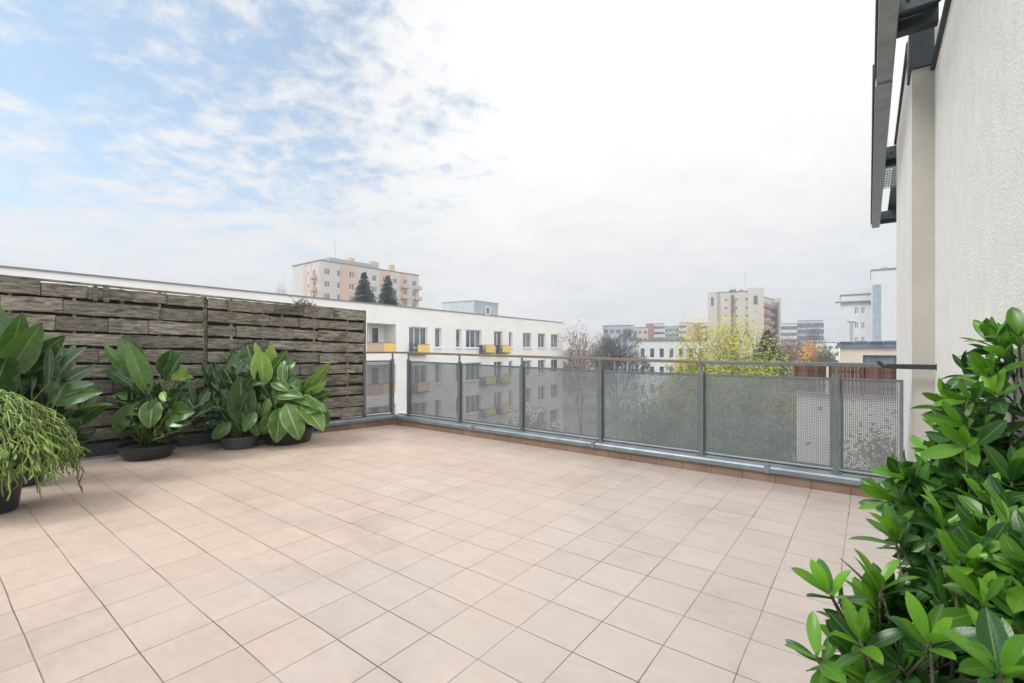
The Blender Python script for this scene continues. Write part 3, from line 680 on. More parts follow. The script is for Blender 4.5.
# ------------------------------------------------------------------ potted plants on the left
def pot_part(parent, r_top, r_bot, h, mat, lip=True):
    mb = MB(); prof = [(0.001, 0.003), (r_bot, 0.003), (r_bot * 1.02, 0.012), (r_top * 0.985, h * 0.86), (r_top * 1.0, h * 0.865), (r_top * 1.035, h * 0.87), (r_top * 1.04, h), (r_top * 0.97, h), (r_top * 0.95, h * 0.8), (r_top * 0.9, h * 0.45)]
    mb.lathe((0, 0, 0), prof, 36); p = mb.build('pot', mat, parent, smooth=True); b = p.modifiers.new('e', 'EDGE_SPLIT'); b.split_angle = R(40)
    sl_ = MB(); sl_.lathe((0, 0, 0), [(0.001, h * .84), (r_top * 0.5, h * 0.85), (r_top * 0.95, h * .82)], 24); sl_.build('soil', M['soil'], parent)
def plant_leaves(root, spec, d0, mat_names, petiole_base, name='foliage'):
    """spec rows: base px, base py, tip px, tip py, width px, depth offset at base, at tip, material index, r, g, bend, fold, wave."""
    mbs = [MB() for _ in mat_names]; st = MB(); rl = Vector(root.location)
    for row in spec:
        bx, by, tx, ty, wpx, db, dt, mi, cr, cg, bend, fold, wave = row
        B = Vector((X(bx, d0 + db), d0 + db, Z(by, d0 + db))); T = Vector((X(tx, d0 + dt), d0 + dt, Z(ty, d0 + dt)))
        d = T - B; ln = d.length; cam_dir = (Vector((0, 0, CH)) - B).normalized()
        nrm = cam_dir + rv(0.5) + Vector((0, 0, 0.35))
        # turn the start direction so that the bent blade still ends at its tip
        nn = (nrm - d.normalized() * nrm.dot(d.normalized())).normalized()
        dd = (d.normalized() + nn * bend * 0.45).normalized()
        mbs[mi].leaf(B - rl, dd, nrm, ln * (1 + 0.06 * abs(bend)), wpx * 0.86 / F * (d0 + db), bend, fold, wave + .012, 14, 6, (cr, cg, random.random()), 0.9, random.uniform(-.5, .5), 0.0)
        pb = Vector((petiole_base.x + random.uniform(-.06, .06), petiole_base.y + random.uniform(-.06, .06), petiole_base.z)) - rl
        Bl = B - rl; midp = (pb + Bl) * 0.5 + (Bl - pb).length * 0.12 * Vector((random.uniform(-1, 1), random.uniform(-1, 1), 0)); midp.z += 0.02
        st.tube([pb, midp, Bl, Bl + d * 0.05], [0.012, 0.009, 0.006, 0.004], 6)
    for mb, mn in zip(mbs, mat_names):
        if mb.v: mb.build(name, M[mn], root, smooth=True)
    st.build('stems', M['stem'], root, smooth=True)
def fill_leaves(spec, n, cx, cy, rx, ry, l, w, mi, cr=(0.1, 0.6), cg=(0, 0.5), dd=0.3, wave=0.02, up=0.4):
    for _ in range(n):
        a = random.uniform(0, 2 * math.pi); q = math.sqrt(random.random()); bx = cx + rx * q * math.cos(a) * 0.6; by = cy + ry * q * math.sin(a) * 0.8
        ang = random.uniform(-1.9, 1.9) if random.random() > up else random.uniform(-0.7, 0.7)
        ln = random.uniform(*l); tx = bx + math.sin(ang) * ln; ty = by - math.cos(ang) * ln
        spec.append((bx, by, tx, ty, random.uniform(*w), random.uniform(-dd, dd), random.uniform(-dd, dd), mi, random.uniform(*cr), random.uniform(*cg), random.uniform(-.2, 0.9), random.uniform(.1, .6), wave * random.random() * 3))

# A: the tall broad-leaved plant at the left frame edge
dA = 4.75
rA = thing('broad_leaf_plant', 'tall plant with the biggest dark leaves, behind the trailing cactus', 'potted plant', (X(22, dA), dA, 0), 0, 'plants along the fence')
pot_part(rA, 0.20, 0.15, 0.30, M['pot'])
spec = [
 (2, 392, -12, 300, 46, .1, .1, 0, .55, .35, .5, .4, .02), (-4, 392, 22, 312, 30, -.1, -.25, 0, .75, .3, .4, .3, .02),
 (6, 376, 42, 322, 30, -.2, -.3, 0, .6, .45, .35, .5, .02), (16, 372, 66, 335, 26, -.1, -.2, 0, .4, .1, .3, .4, .02),
 (30, 395, 42, 331, 28, .1, .0, 1, .7, .9, .3, .25, .03), (40, 388, 58, 333, 22, .1, .05, 1, .8, .9, .3, .3, .03), (46, 388, 73, 343, 20, .05, .05, 1, .5, .6, .3, .3, .02),
 (48, 386, 88, 348, 22, 0, 0, 1, .35, .2, .3, .35, .02), (46, 392, 98, 365, 17, -.05, -.05, 1, .45, .35, .35, .3, .02), (46, 398, 95, 384, 18, -.1, -.1, 1, .5, .5, .3, .3, .02),
 (50, 402, 104, 392, 19, -.15, -.1, 0, .7, .6, .35, .35, .02), (58, 418, 114, 408, 18, -.1, -.15, 0, .8, .45, .5, .3, .02), (62, 425, 112, 400, 20, .1, .1, 0, .5, .3, .5, .3, .02),
 (8, 402, 45, 352, 40, -.05, .0, 0, .15, 0, .2, .3, .02), (0, 420, 40, 372, 45, .0, .05, 0, .1, 0, .3, .3, .02), (30, 420, 62, 372, 40, .1, .1, 0, .12, 0, .3, .3, .02),
 (-20, 400, -40, 320, 40, 0, 0, 0, .4, .2, .5, .3, .02), (-15, 410, 8, 355, 36, -.3, -.3, 0, .3, .2, .3, .3, .02), (60, 440, 98, 428, 24, .2, .1, 0, .15, 0, .5, .3, .02),
 (55, 430, 92, 440, 22, .2, .1, 0, .1, .1, .5, .3, .02), (30, 440, 60, 395, 34, .2, .2, 0, .1, .0, .3, .3, .02)]
fill_leaves(spec, 40, 45, 405, 60, 45, (16, 40), (7, 16), 0, (0, .3), (0, .3), 0.3, 0.03)
plant_leaves(rA, spec, dA, ['leafbig', 'leafgrey'], Vector((X(22, dA), dA, 0.25)))

# C: low bowl with upright leaves
dC = 5.95; PC = (X(148, dC), dC)
rC = thing('bowl_plant', 'plant with upright pointed leaves growing in a wide low black bowl', 'potted plant', (PC[0], PC[1], 0), 0, 'plants along the fence')
pot_part(rC, 0.31, 0.24, 0.17, M['pot'])
spec = [(140, 385, 121, 337, 20, 0, 0, 0, .8, .6, .1, .4, .01), (148, 396, 127, 342, 22, -.1, -.15, 0, .8, .75, .1, .35, .01), (142, 378, 128, 335, 17, .1, .1, 0, .4, .2, .1, .4, .01),
 (134, 384, 104, 345, 14, 0, 0, 0, .9, .7, .2, .4, .01), (132, 386, 104, 372, 22, -.1, -.1, 0, .5, .2, .7, .4, .02), (166, 378, 172, 350, 22, .1, .1, 0, .3, .1, .3, .4, .02),
 (166, 382, 184, 352, 16, 0, 0, 0, .6, .2, .2, .5, .01), (152, 398, 138, 418, 16, -.1, -.15, 0, .8, .3, .7, .4, .02), (154, 400, 150, 428, 22, -.2, -.3, 1, .4, .3, .4, .5, .03),
 (172, 412, 196, 412, 24, -.2, -.3, 0, .9, .35, .6, .4, .02), (168, 418, 192, 424, 18, -.2, -.3, 0, .5, .3, .8, .4, .02), (132, 404, 118, 432, 18, -.2, -.2, 0, .6, .5, .7, .4, .02),
 (140, 396, 112, 396, 9, 0, -.1, 1, .4, .4, .4, .4, .02), (162, 392, 166, 402, 8, -.2, -.3, 1, 1, 1, .3, .4, .06), (175, 376, 196, 382, 10, 0, 0, 1, .8, .9, .5, .4, .08), (172, 380, 188, 366, 9, -.1, -.1, 1, .9, 1, .5, .4, .06)]
fill_leaves(spec, 70, 150, 414, 44, 26, (10, 26), (5, 12), 0, (0, .35), (0, .3), 0.25, 0.05)
fill_leaves(spec, 26, 155, 425, 46, 22, (7, 16), (3, 7), 1, (.2, 1), (.2, 1), 0.25, 0.08)
fill_leaves(spec, 12, 182, 404, 30, 40, (12, 28), (6, 12), 0, (0, .3), (0, .2), 0.3, 0.06)
plant_leaves(rC, spec, dC, ['leafbig', 'leafvar'], Vector((PC[0], PC[1], 0.14)))

# D: dark upright leaves in a round anthracite pot
dD = 6.55; PD = (X(240, dD), dD)
rD = thing('dark_leaf_plant', 'darkest plant with erect blade leaves in a small anthracite bowl', 'potted plant', (PD[0], PD[1], 0), 0, 'plants along the fence')
pot_part(rD, 0.235, 0.20, 0.17, M['potg'])
spec = [(222, 400, 211, 362, 15, 0, 0, 0, .15, 0, .15, .5, .01), (232, 432, 219, 375, 13, 0, -.1, 0, .2, .1, .1, .6, .01), (244, 425, 240, 376, 30, -.15, -.2, 0, .25, .2, .1, .25, .01),
 (230, 422, 212, 438, 14, -.2, -.3, 0, .8, .45, .8, .5, .02), (256, 412, 244, 432, 13, -.2, -.3, 0, .6, .5, .4, .4, .02), (258, 436, 254, 418, 12, -.2, -.2, 0, .5, .3, .2, .6, .01),
 (212, 420, 201, 388, 16, .1, .1, 0, .1, 0, .2, .4, .01), (226, 412, 226, 370, 16, .15, .15, 0, .1, 0, .2, .4, .01), (250, 410, 256, 368, 20, .1, .1, 0, .12, 0, .2, .4, .01), (205, 434, 192, 402, 18, .2, .2, 0, .05, 0, .3, .4, .01)]
fill_leaves(spec, 60, 226, 412, 40, 26, (14, 34), (7, 15), 0, (0, .25), (0, .15), 0.22, 0.03)
fill_leaves(spec, 12, 230, 392, 34, 30, (16, 30), (6, 12), 0, (0, .4), (0, .3), 0.25, 0.06)
plant_leaves(rD, spec, dD, ['leafbig'], Vector((PD[0], PD[1], 0.14)))

# E: lush variegated one
dE = 6.95; PE_ = (X(288, dE), dE)
rE = thing('variegated_plant', 'lush light green plant with pale crinkled leaf edges, nearest the railing corner', 'potted plant', (PE_[0], PE_[1], 0), 0, 'plants along the fence')
pot_part(rE, 0.36, 0.30, 0.20, M['pot'])
spec = [(262, 384, 256, 352, 22, -.2, -.25, 0, .9, .95, .2, .3, .01), (263, 386, 262, 351, 23, -.25, -.3, 0, .85, .9, .1, .3, .01), (268, 368, 272, 345, 14, .1, .1, 0, 1, 1, .1, .4, .04), (262, 362, 255, 342, 8, 0, 0, 1, .9, .9, .1, .4, .04),
 (264, 380, 287, 350, 18, -.05, -.05, 0, .55, .1, .1, .5, .01), (276, 374, 296, 363, 16, -.1, -.1, 1, .7, .3, .4, .4, .08), (272, 382, 290, 392, 14, -.2, -.3, 0, .5, .2, .6, .4, .04),
 (254, 372, 226, 352, 22, 0, 0, 1, .25, .2, .7, .3, .03), (254, 366, 248, 345, 22, .05, .05, 1, .3, .1, .6, .3, .03), (240, 372, 240, 350, 12, 0, 0, 1, .6, .4, .8, .3, .05),
 (252, 392, 252, 368, 16, -.1, -.1, 0, .4, .1, .2, .3, .02), (266, 398, 250, 388, 15, -.2, -.2, 0, .5, .1, .4, .4, .02), (276, 396, 304, 398, 15, -.3, -.35, 0, .6, .15, .4, .4, .02),
 (268, 398, 262, 416, 10, -.3, -.4, 1, .7, .4, .6, .5, .06), (302, 392, 330, 362, 13, -.1, -.2, 0, .7, .3, .1, .4, .02), (304, 394, 326, 380, 12, -.1, -.2, 1, .8, .9, .4, .4, .08), (312, 400, 331, 392, 16, 0, -.1, 0, .25, 0, .4, .4, .05),
 (300, 398, 318, 412, 20, -.3, -.4, 1, .6, .35, .7, .3, .05), (296, 402, 322, 432, 24, -.35, -.45, 1, .65, .4, .6, .3, .08), (286, 404, 300, 440, 24, -.4, -.5, 1, .6, .35, .6, .3, .10), (280, 408, 276, 442, 22, -.35, -.45, 1, .6, .3, .6, .3, .10),
 (290, 400, 326, 414, 16, -.3, -.4, 1, .5, .3, .7, .4, .05), (276, 412, 262, 434, 16, -.3, -.4, 1, .4, .3, .7, .4, .08), (318, 404, 328, 424, 14, -.1, -.1, 0, .3, .1, .7, .4, .06)]
fill_leaves(spec, 70, 288, 408, 48, 30, (12, 26), (7, 14), 0, (.05, .5), (0, .3), 0.25, 0.06)
fill_leaves(spec, 34, 288, 408, 46, 30, (8, 22), (5, 11), 1, (.3, .8), (.2, .7), 0.35, 0.12)
plant_leaves(rE, spec, dE, ['leafvar', 'leafvar'], Vector((PE_[0], PE_[1], 0.15)))

# B: trailing cactus in a tall black pot
dB = 3.95; PB = Vector((-4.42, dB, 0))
rB = thing('trailing_cactus', 'bushy pale green trailing cactus spilling over a tall black pot', 'potted plant', PB, 0, 'plants along the fence')
pot_part(rB, 0.21, 0.165, 0.37, M['pot'])
mb = MB(); lf = MB()
for k in range(1000):
    a = random.uniform(0, 2 * math.pi); out = random.uniform(0.06, 0.43) * (1.0 if math.cos(a) < 0 else 1.06)
    top = 0.98 - 0.36 * (out / 0.50) ** 2 + random.uniform(-.17, .05)
    drop = random.uniform(0.12, 0.44) + 0.12 * (out > 0.45)
    dr = Vector((math.cos(a), math.sin(a), 0)); sdv = Vector((-dr.y, dr.x, 0)) * random.uniform(-.12, .12) + Vector((.12, 0, 0))
    p0 = Vector((random.uniform(-.08, .08), random.uniform(-.08, .08), 0.36)); p1 = dr * out * 0.45 + Vector((0, 0, (top - .05)))
    p2 = dr * out * 0.82 + Vector((0, 0, top)) + sdv * .4; p3 = dr * (out + .03) + Vector((0, 0, top - drop * 0.5)) + sdv * .8; p4 = dr * (out + random.uniform(-.05, .05)) + Vector((0, 0, max(0.10, top - drop))) + sdv
    ctrl = [p0, p1, p2, p3, p4]; pts = []
    for i in range(len(ctrl) - 1):
        A_, B_, C_, D_ = ctrl[max(i - 1, 0)], ctrl[i], ctrl[i + 1], ctrl[min(i + 2, len(ctrl) - 1)]
        for q in range(3):
            t = q / 3; pts.append(0.5 * ((2 * B_) + (C_ - A_) * t + (2 * A_ - 5 * B_ + 4 * C_ - D_) * t * t + (3 * B_ - A_ - 3 * C_ + D_) * t ** 3))
    pts.append(p4); pts = [p + rv(0.024) for p in pts]
    cc = random.random() * 0.9
    mb.tube(pts, [random.uniform(.0035, .0068) for _ in pts], 5, (cc, 0, 0))
    tcol = (cc, 0, 0)
    for q in range(5):
        j = random.randint(6, len(pts) - 1); dd = Vector((random.uniform(-.6, .6), random.uniform(-.6, .6), -1)) + dr * .3
        lf.leaf(pts[j], dd, dr + rv(.5), random.uniform(.04, .09), random.uniform(.012, .022), .4, .3, .05, 4, 2, tcol)
mb.build('trailing_stems', M['cactus'], rB, smooth=True); lf.build('stem_segments', M['cactus'], rB, smooth=True)

# ------------------------------------------------------------------ glossy shrubs at the right
def shrub(name, label, blobs, base_px, pot_h, n_whorl, seed, extra=()):
    random.seed(seed)
    bx = base_px; root = thing(name, label, 'shrub', (bx[0], bx[1], 0), 0, 'glossy green shrubs by the white wall'); rl = Vector((bx[0], bx[1], 0))
    pot_part(root, 0.17, 0.13, pot_h, M['pot'])
    lf = MB(); st = MB(); tips = []
    for (c, r, w) in blobs:
        c = Vector(c)
        for _ in range(int(n_whorl * w)):
            v = rv(1)
            while v.length > 1 or v.length < 0.25: v = rv(1)
            q = v.normalized() * (0.45 + 0.55 * random.random() ** 0.5); q.z = q.z
            p = c + Vector((q.x * r[0], q.y * r[1], q.z * r[2])); d = (Vector((q.x, q.y, q.z * 0.6 + 0.55)).normalized() + rv(.35)).normalized(); tips.append((p, d, random.random()))
    for (px, py, dep, ddx) in extra:
        tips.append((Vector((X(px, dep), dep, Z(py, dep))), Vector(ddx).normalized(), 0.95))
    for (p, d, yg) in tips:
        if p.dot(E1) > WALL_E - 0.02: continue
        a = d.orthogonal().normalized(); b = d.cross(a); nlv = random.randint(7, 11); ph = random.random() * 6.3
        young = yg > 0.78
        # a twig from the plant's heart to the whorl
        mid_ = (p + Vector((rl.x, rl.y, p.z * 0.55))) * 0.5
        st.tube([p - d * 0.16 - rl + rv(.02), p - d * 0.07 - rl, p - rl], [0.0042, 0.0034, 0.0026], 5)
        for k in range(nlv):
            t = ph + k * 2.399 + random.uniform(-.4, .4); lev = k / nlv; spread = 1.2 - 0.95 * lev + random.uniform(-.3, .3)
            dr = a * math.cos(t) + b * math.sin(t)
            ld = (dr * math.sin(spread) + d * math.cos(spread)).normalized(); up = (d * math.sin(spread) - dr * math.cos(spread)) * 1.0
            L0 = random.uniform(.080, .140) * (0.85 if young and lev > .6 else 1)
            base = p - d * (0.05 * (1 - lev)) + ld * 0.006
            tipp = base + ld * L0
            if tipp.dot(E1) > WALL_E - 0.01 or tipp.y < 0.6: continue
            g_ = random.uniform(.55, 1) if young and lev > .3 else (random.uniform(0.05, .55) if random.random() < .5 else random.uniform(0, .12))
            lf.leaf(base - rl, ld, up + rv(.25), L0, L0 * random.uniform(.28, .39), random.uniform(-.1, .7), random.uniform(.15, .5), random.uniform(0, .03), 8, 4, (random.random(), g_, random.random()), 1.12, random.uniform(-.3, .3), 0.25)
    # main stems
    for _ in range(9):
        q = random.choice(tips)[0] - rl; st.tube([Vector((random.uniform(-.05, .05), random.uniform(-.05, .05), pot_h * .8)), Vector((q.x * .4, q.y * .4, q.z * .6)), q * 0.93], [.012, .009, .004], 7)
    for (px, py, dep, ddx) in extra:
        q = Vector((X(px, dep), dep, Z(py, dep))) - rl; st.tube([Vector((0, 0, pot_h * .8)), Vector((q.x * .45, q.y * .45, q.z * .5)), q], [.011, .007, .0026], 6)
    lf.build('foliage', M['shrub'], root, smooth=True); st.build('stems', M['twig'], root, smooth=True)
    return root
shrub('glossy_shrub', 'tall glossy green shrub growing up against the white wall',
      [((2.02, 1.72, 1.12), (.32, .36, .34), 1.0), ((1.70, 1.66, .76), (.27, .28, .26), 0.9), ((1.80, 1.62, .55), (.3, .3, .25), .5)], (1.66, 1.62), 0.3, 125, 11,
      [(988, 372, 1.75, (-.6, -.2, .5)), (966, 400, 1.7, (-.9, -.2, .2)), (962, 425, 1.65, (-.9, -.2, .3)), (965, 445, 1.6, (-.8, -.3, .3)), (1005, 352, 1.75, (-.4, -.2, .8)), (1020, 335, 1.7, (-.2, -.2, .9)), (905, 478, 1.75, (-.8, 0, .6)), (890, 500, 1.7, (-.9, 0, .4)), (925, 470, 1.75, (-.4, 0, .9)), (975, 470, 1.6, (-.3, -.3, .9)), (985, 500, 1.5, (-.1, -.3, .9)), (1000, 340, 1.8, (-.6, .1, .8))])
shrub('glossy_shrub', 'low spreading glossy green shrub in the nearest right corner of the terrace',
      [((1.19, 1.27, .42), (.26, .28, .27), 1.0), ((1.44, 1.22, .66), (.26, .24, .30), 0.8), ((1.30, 1.35, .20), (.3, .3, .2), .3)], (1.20, 1.30), 0.22, 105, 23,
      [(828, 590, 1.35, (-.5, -.1, .8)), (880, 585, 1.35, (0, 0, 1)), (815, 655, 1.3, (-.5, -.2, .7)), (895, 535, 1.45, (-.5, 0, .9)), (945, 520, 1.4, (-.1, -.2, 1)), (985, 600, 1.15, (-.2, -.4, .9)), (1005, 660, 1.0, (-.1, -.5, .8)), (860, 640, 1.2, (-.4, -.3, .8)), (930, 640, 1.1, (-.1, -.4, .9)), (960, 560, 1.25, (-.3, -.3, .9)), (1010, 520, 1.3, (-.1, -.4, .9)), (1003, 668, .88, (-.2, -.3, .9))])
random.seed(99)

# ------------------------------------------------------------------ buildings
def facade(Lx, H, ops, depth=0.22, z0=0.0):
    """Front wall (local y=0, outward -y) with openings (x0,z0,x1,z1) cut as real recesses."""
    mb = MB(); xs = sorted({0.0, Lx} | {round(o[0], 4) for o in ops} | {round(o[2], 4) for o in ops}); zs = sorted({z0, H} | {round(o[1], 4) for o in ops} | {round(o[3], 4) for o in ops})
    xs = [x for x in xs if 0 <= x <= Lx]; zs = [z for z in zs if z0 <= z <= H]
    for i in range(len(xs) - 1):
        for j in range(len(zs) - 1):
            xm, zm = (xs[i] + xs[i + 1]) / 2, (zs[j] + zs[j + 1]) / 2
            if any(o[0] < xm < o[2] and o[1] < zm < o[3] for o in ops): continue
            mb.quad([(xs[i], 0, zs[j]), (xs[i + 1], 0, zs[j]), (xs[i + 1], 0, zs[j + 1]), (xs[i], 0, zs[j + 1])], (.5, .5, .5))
    for o in ops:
        x0, a, x1, b = o[:4]; d = o[4] if len(o) > 4 else depth
        mb.quad([(x0, 0, a), (x0, d, a), (x0, d, b), (x0, 0, b)], (.5, .5, .5)); mb.quad([(x1, 0, a), (x1, 0, b), (x1, d, b), (x1, d, a)], (.5, .5, .5))
        mb.quad([(x0, 0, a), (x1, 0, a), (x1, d, a), (x0, d, a)], (.5, .5, .5)); mb.quad([(x0, 0, b), (x0, d, b), (x1, d, b), (x1, 0, b)], (.5, .5, .5))
        mb.quad([(x0, d, a), (x1, d, a), (x1, d, b), (x0, d, b)], (.5, .5, .5))
    return mb
def window(parent, x0, z0, x1, z1, y, n=2, fw=0.07, fm='frame', sill=True, simple_=False, M4=None):
    mb = MB()
    mb.box((x0, y - .05, z0), (x1, y, z0 + fw)); mb.box((x0, y - .05, z1 - fw), (x1, y, z1))
    for k in range(n + 1):
        xc = x0 + (x1 - x0 - fw) * k / n; mb.box((xc, y - .045, z0 + fw), (xc + fw, y - .002, z1 - fw))
    if sill: mb.box((x0 - .08, y - .32, z0 - .06), (x1 + .08, y - .03, z0 - .004))
    pn = MB()
    for k in range(n):
        xa = x0 + fw + (x1 - x0 - fw) * k / n; xb = x0 + (x1 - x0 - fw) * (k + 1) / n
        if random.random() < 0.22 and not simple_:   # a pale curtain behind one sash
            pn.quad([(xa, y - .02, z0 + fw), (xb, y - .02, z0 + fw), (xb, y - .02, z1 - fw), (xa, y - .02, z1 - fw)], (1, 1, 1))
        else: pn.quad([(xa, y - .02, z0 + fw), (xb, y - .02, z0 + fw), (xb, y - .02, z1 - fw), (xa, y - .02, z1 - fw)], (random.random() * .8, 0, 0))
    if M4:
        mb.v = [M4 @ v for v in mb.v]; pn.v = [M4 @ v for v in pn.v]
    f = mb.build('window', M[fm], parent); pn.build('pane', M['glass'], f)
    return f
def shell(Lx, D, z0, H, mb):
    """Remaining sides and roof of a block whose front is at y=0."""
    mb.quad([(0, 0, z0), (0, 0, H), (0, D, H), (0, D, z0)], (.5,) * 3); mb.quad([(Lx, 0, z0), (Lx, D, z0), (Lx, D, H), (Lx, 0, H)], (.5,) * 3)
    mb.quad([(0, D, z0), (0, D, H), (Lx, D, H), (Lx, D, z0)], (.5,) * 3); mb.quad([(0, 0, H), (Lx, 0, H), (Lx, D, H), (0, D, H)], (.5,) * 3)

# the long white block across the yard
A0 = Vector((-18.3, 16.7, 0)); DW = Vector((24.1, 36.3, 0)).normalized(); rotW = math.atan2(DW.y, DW.x); PRE = 10.0
A = A0 - DW * PRE
def sW(px):
    t = (px - CX) / F; return PRE + (t * A0.y - A0.x) / (DW.x - t * DW.y)
def sWo(px, off):
    t = (px - CX) / F; o = Vector((A0.x - DW.y * off, A0.y + DW.x * off)); return PRE + (t * o.y - o.x) / (DW.x - t * DW.y)
wb = thing('white_apartment_block', 'long white apartment block with flat roof and yellow balconies behind the railing', 'building', (A.x, A.y, GZ), rotW)
WL = sW(563.0); WH = 4.30 - GZ
nfl = 5; ops = []; wins = []; balc = []
rowz = [1.45 - 2.75 * k - GZ for k in range(nfl)]
cols = [('tri', 409, 427.5), ('one', 435, 441.5), ('one', 456, 461.5), ('tri', 466, 481.5), ('two', 494, 502.5), ('one', 509, 512.5), ('two', 523, 531.5), ('two', 538, 545.5), ('two', 551, 558.5)]
for r_, z in enumerate(rowz):
    for kind, a, b in cols:
        x0, x1 = sW(a), sW(b); zlo = z + (0.0 if kind != 'tri' else -0.02)
        ops.append((x0, zlo, x1, z + 1.5)); wins.append((x0, zlo, x1, z + 1.5, {'tri': 3, 'two': 2, 'one': 1}[kind], 0.20))
    a, b = sW(367.0), sW(396.0)
    ops.append((a, z - 0.4, b, z + 1.6, 1.2)); wins.append((a + .15, z + .1, a + (b - a) * .42, z + 1.42, 2, 1.19)); wins.append((a + (b - a) * .52, z - .38, a + (b - a) * .8, z + 1.42, 1, 1.19))
    for (pa, pb) in ((14, 120), (190, 260), (300, 345)):
        x0, x1 = sW(pa), sW(pb)
        if r_ > 0: ops.append((x0 + .4, z, x0 + 2.2, z + 1.5)); wins.append((x0 + .4, z, x0 + 2.2, z + 1.5, 2, .2))
    balc.append((sW(414), sW(425.5), z, True)); balc.append((sW(482.5), sW(491.5), z, True)); balc.append((sW(499), sW(507), z, True)); balc.append((a, b, z, False))
fm_ = facade(WL, WH, ops); shell(WL, 12.0, 0, WH - .004, fm_)
wall_ = fm_.build('wall', M['wallwhite'], wb)
for w_ in wins: window(wb, w_[0], w_[1], w_[2], w_[3], w_[5], w_[4], sill=w_[5] < .5)
for (x0, x1, z, out) in balc:
    mb = MB()
    if out:
        mb.box((x0, -.40, z - .42), (x1, -.35, z + .22)); bo = mb.build('balcony_panel', M['yellow'], wb)
        mb = MB(); mb.box((x0 - .5, -.40, z - .52), (x1 + .05, 0.0, z - .43)); mb.box((x0 - .5, -.39, z - .42), (x0 - .46, -.02, z + .24)); mb.box((x0 - .5, -.40, z + .225), (x1 + .05, -.35, z + .26))
        for q in range(4): mb.box((x0 - .40 + q * .11, -.39, z - .42), (x0 - .38 + q * .11, -.37, z + .22))
        mb.build('balcony_frame', M['dframe'], wb)
    else:
        xm = x0 + (x1 - x0) * .55
        mb.box((x0 + .02, .03, z - .38), (xm, .07, z + .3)); mb.build('balcony_panel', M['beigepanel'], wb)
        mb = MB(); mb.box((xm + .02, .02, z - .38), (x1 - .02, .06, z + .3)); mb.build('balcony_panel', M['yellow'], wb)
        mb = MB(); mb.box((x0 + .02, .01, z + .305), (x1 - .02, .07, z + .34)); mb.build('balcony_frame', M['dframe'], wb)
mb = MB(); mb.box((-.05, -.07, WH), (WL + .05, .30, WH + .06)); mb.box((WL - .3, .302, WH), (WL + .05, 12.05, WH + .06)); mb.build('coping', M['coping'], wb)
# stair housing and vent on its roof
x0, x1 = sWo(474, 2.5), sWo(498, 2.5)
mb = MB(); mb.box((x0, 2.5, WH), (x1, 6.5, WH + 1.55)); 
for k in range(5): mb.box((x0 - .02, 2.47, WH + .28 * k + .2), (x1 + .02, 2.498, WH + .28 * k + .225))
mb.box((x0 - .06, 2.44, WH + 1.555), (x1 + .06, 6.56, WH + 1.62)); hs = mb.build('stair_housing', M['greyclad'], wb)
window(wb, sWo(485, 2.5), WH + .35, sWo(489.5, 2.5), WH + 1.15, 2.46, 1, sill=False, fm='frame')
mb = MB(); mb.box((sWo(423, 2.2), 2.2, WH), (sWo(431, 2.2), 3.6, WH + .46)); mb.box((sWo(414, 2.3), 2.3, WH), (sWo(420, 2.3), 3.4, WH + .36)); mb.build('roof_vent', M['beigewall'], wb)

def block(name, label, cat, pxa, da, pxb, db, ztop, fl_h, ncol, nrow, wallm,  win=(1.3, 1.4), depth=14, stripes=(), top_margin=1.3, fm='frame', group=None, panes=True, wmat='glass', skip=()):
    """A far block: its front runs from (pxa, da) to (pxb, db)."""
    if db is None:
        ta, tb = (pxa - CX) / F, (pxb - CX) / F; l = (tb * da - ta * da) / (1 + ta * tb); db = da - ta * l
    a = Vector((X(pxa, da), da, 0)); b = Vector((X(pxb, db), db, 0)); d = b - a; Lx = d.length; rz = math.atan2(d.y, d.x)
    t = thing(name, label, cat, (a.x, a.y, GZ), rz, group); H = ztop - GZ
    ops = []; ws = []
    for r_ in range(nrow):
        for c in range(ncol):
            if c in skip: continue
            xc = Lx * (c + .5) / ncol; z = H - top_margin - r_ * fl_h - win[1]
            if z < 0.5: continue
            ops.append((xc - win[0] / 2, z, xc + win[0] / 2, z + win[1])); ws.append(ops[-1])
    m_ = facade(Lx, H, ops, 0.18); shell(Lx, depth, 0, H - .004, m_); m_.build('wall', M[wallm], t)
    for o in ws[:100]:
        if panes: window(t, o[0], o[1], o[2], o[3], .17, 2, .09, fm, sill=False)
        else:
            mb = MB(); mb.quad([(o[0], .17, o[1]), (o[2], .17, o[1]), (o[2], .17, o[3]), (o[0], .17, o[3])]); mb.build('window', M[wmat], t)
    for (fa, fb, mn) in stripes:
        ss = [o for o in ops if fa * Lx - .01 <= o[0] and o[2] <= fb * Lx + .01]
        zs_ = H
        mb = MB(); xa, xb = fa * Lx, fb * Lx
        if not ss: mb.box((xa, -.06, .2), (xb, -.004, H - .1))
        else:
            x0_, x1_ = min(o[0] for o in ss), max(o[2] for o in ss)
            if x0_ - xa > .05: mb.box((xa, -.06, .2), (x0_ - .03, -.004, H - .1))
            if xb - x1_ > .05: mb.box((x1_ + .03, -.06, .2), (xb, -.004, H - .1))
            zz_ = sorted({o[1] for o in ss}); prev = H - .1
            for z in reversed(zz_):
                mb.box((x0_ - .03, -.06, z + win[1] + .02), (x1_ + .03, -.004, prev)); prev = z - .02
            mb.box((x0_ - .03, -.06, .2), (x1_ + .03, -.004, prev))
        mb.build('facade_stripe', M[mn], t)
    mb = MB(); mb.box((-.1, -.12, H + .002), (Lx + .1, depth + .1, H + .25)); mb.build('roof', M['coping'], t)
    return t, Lx, H

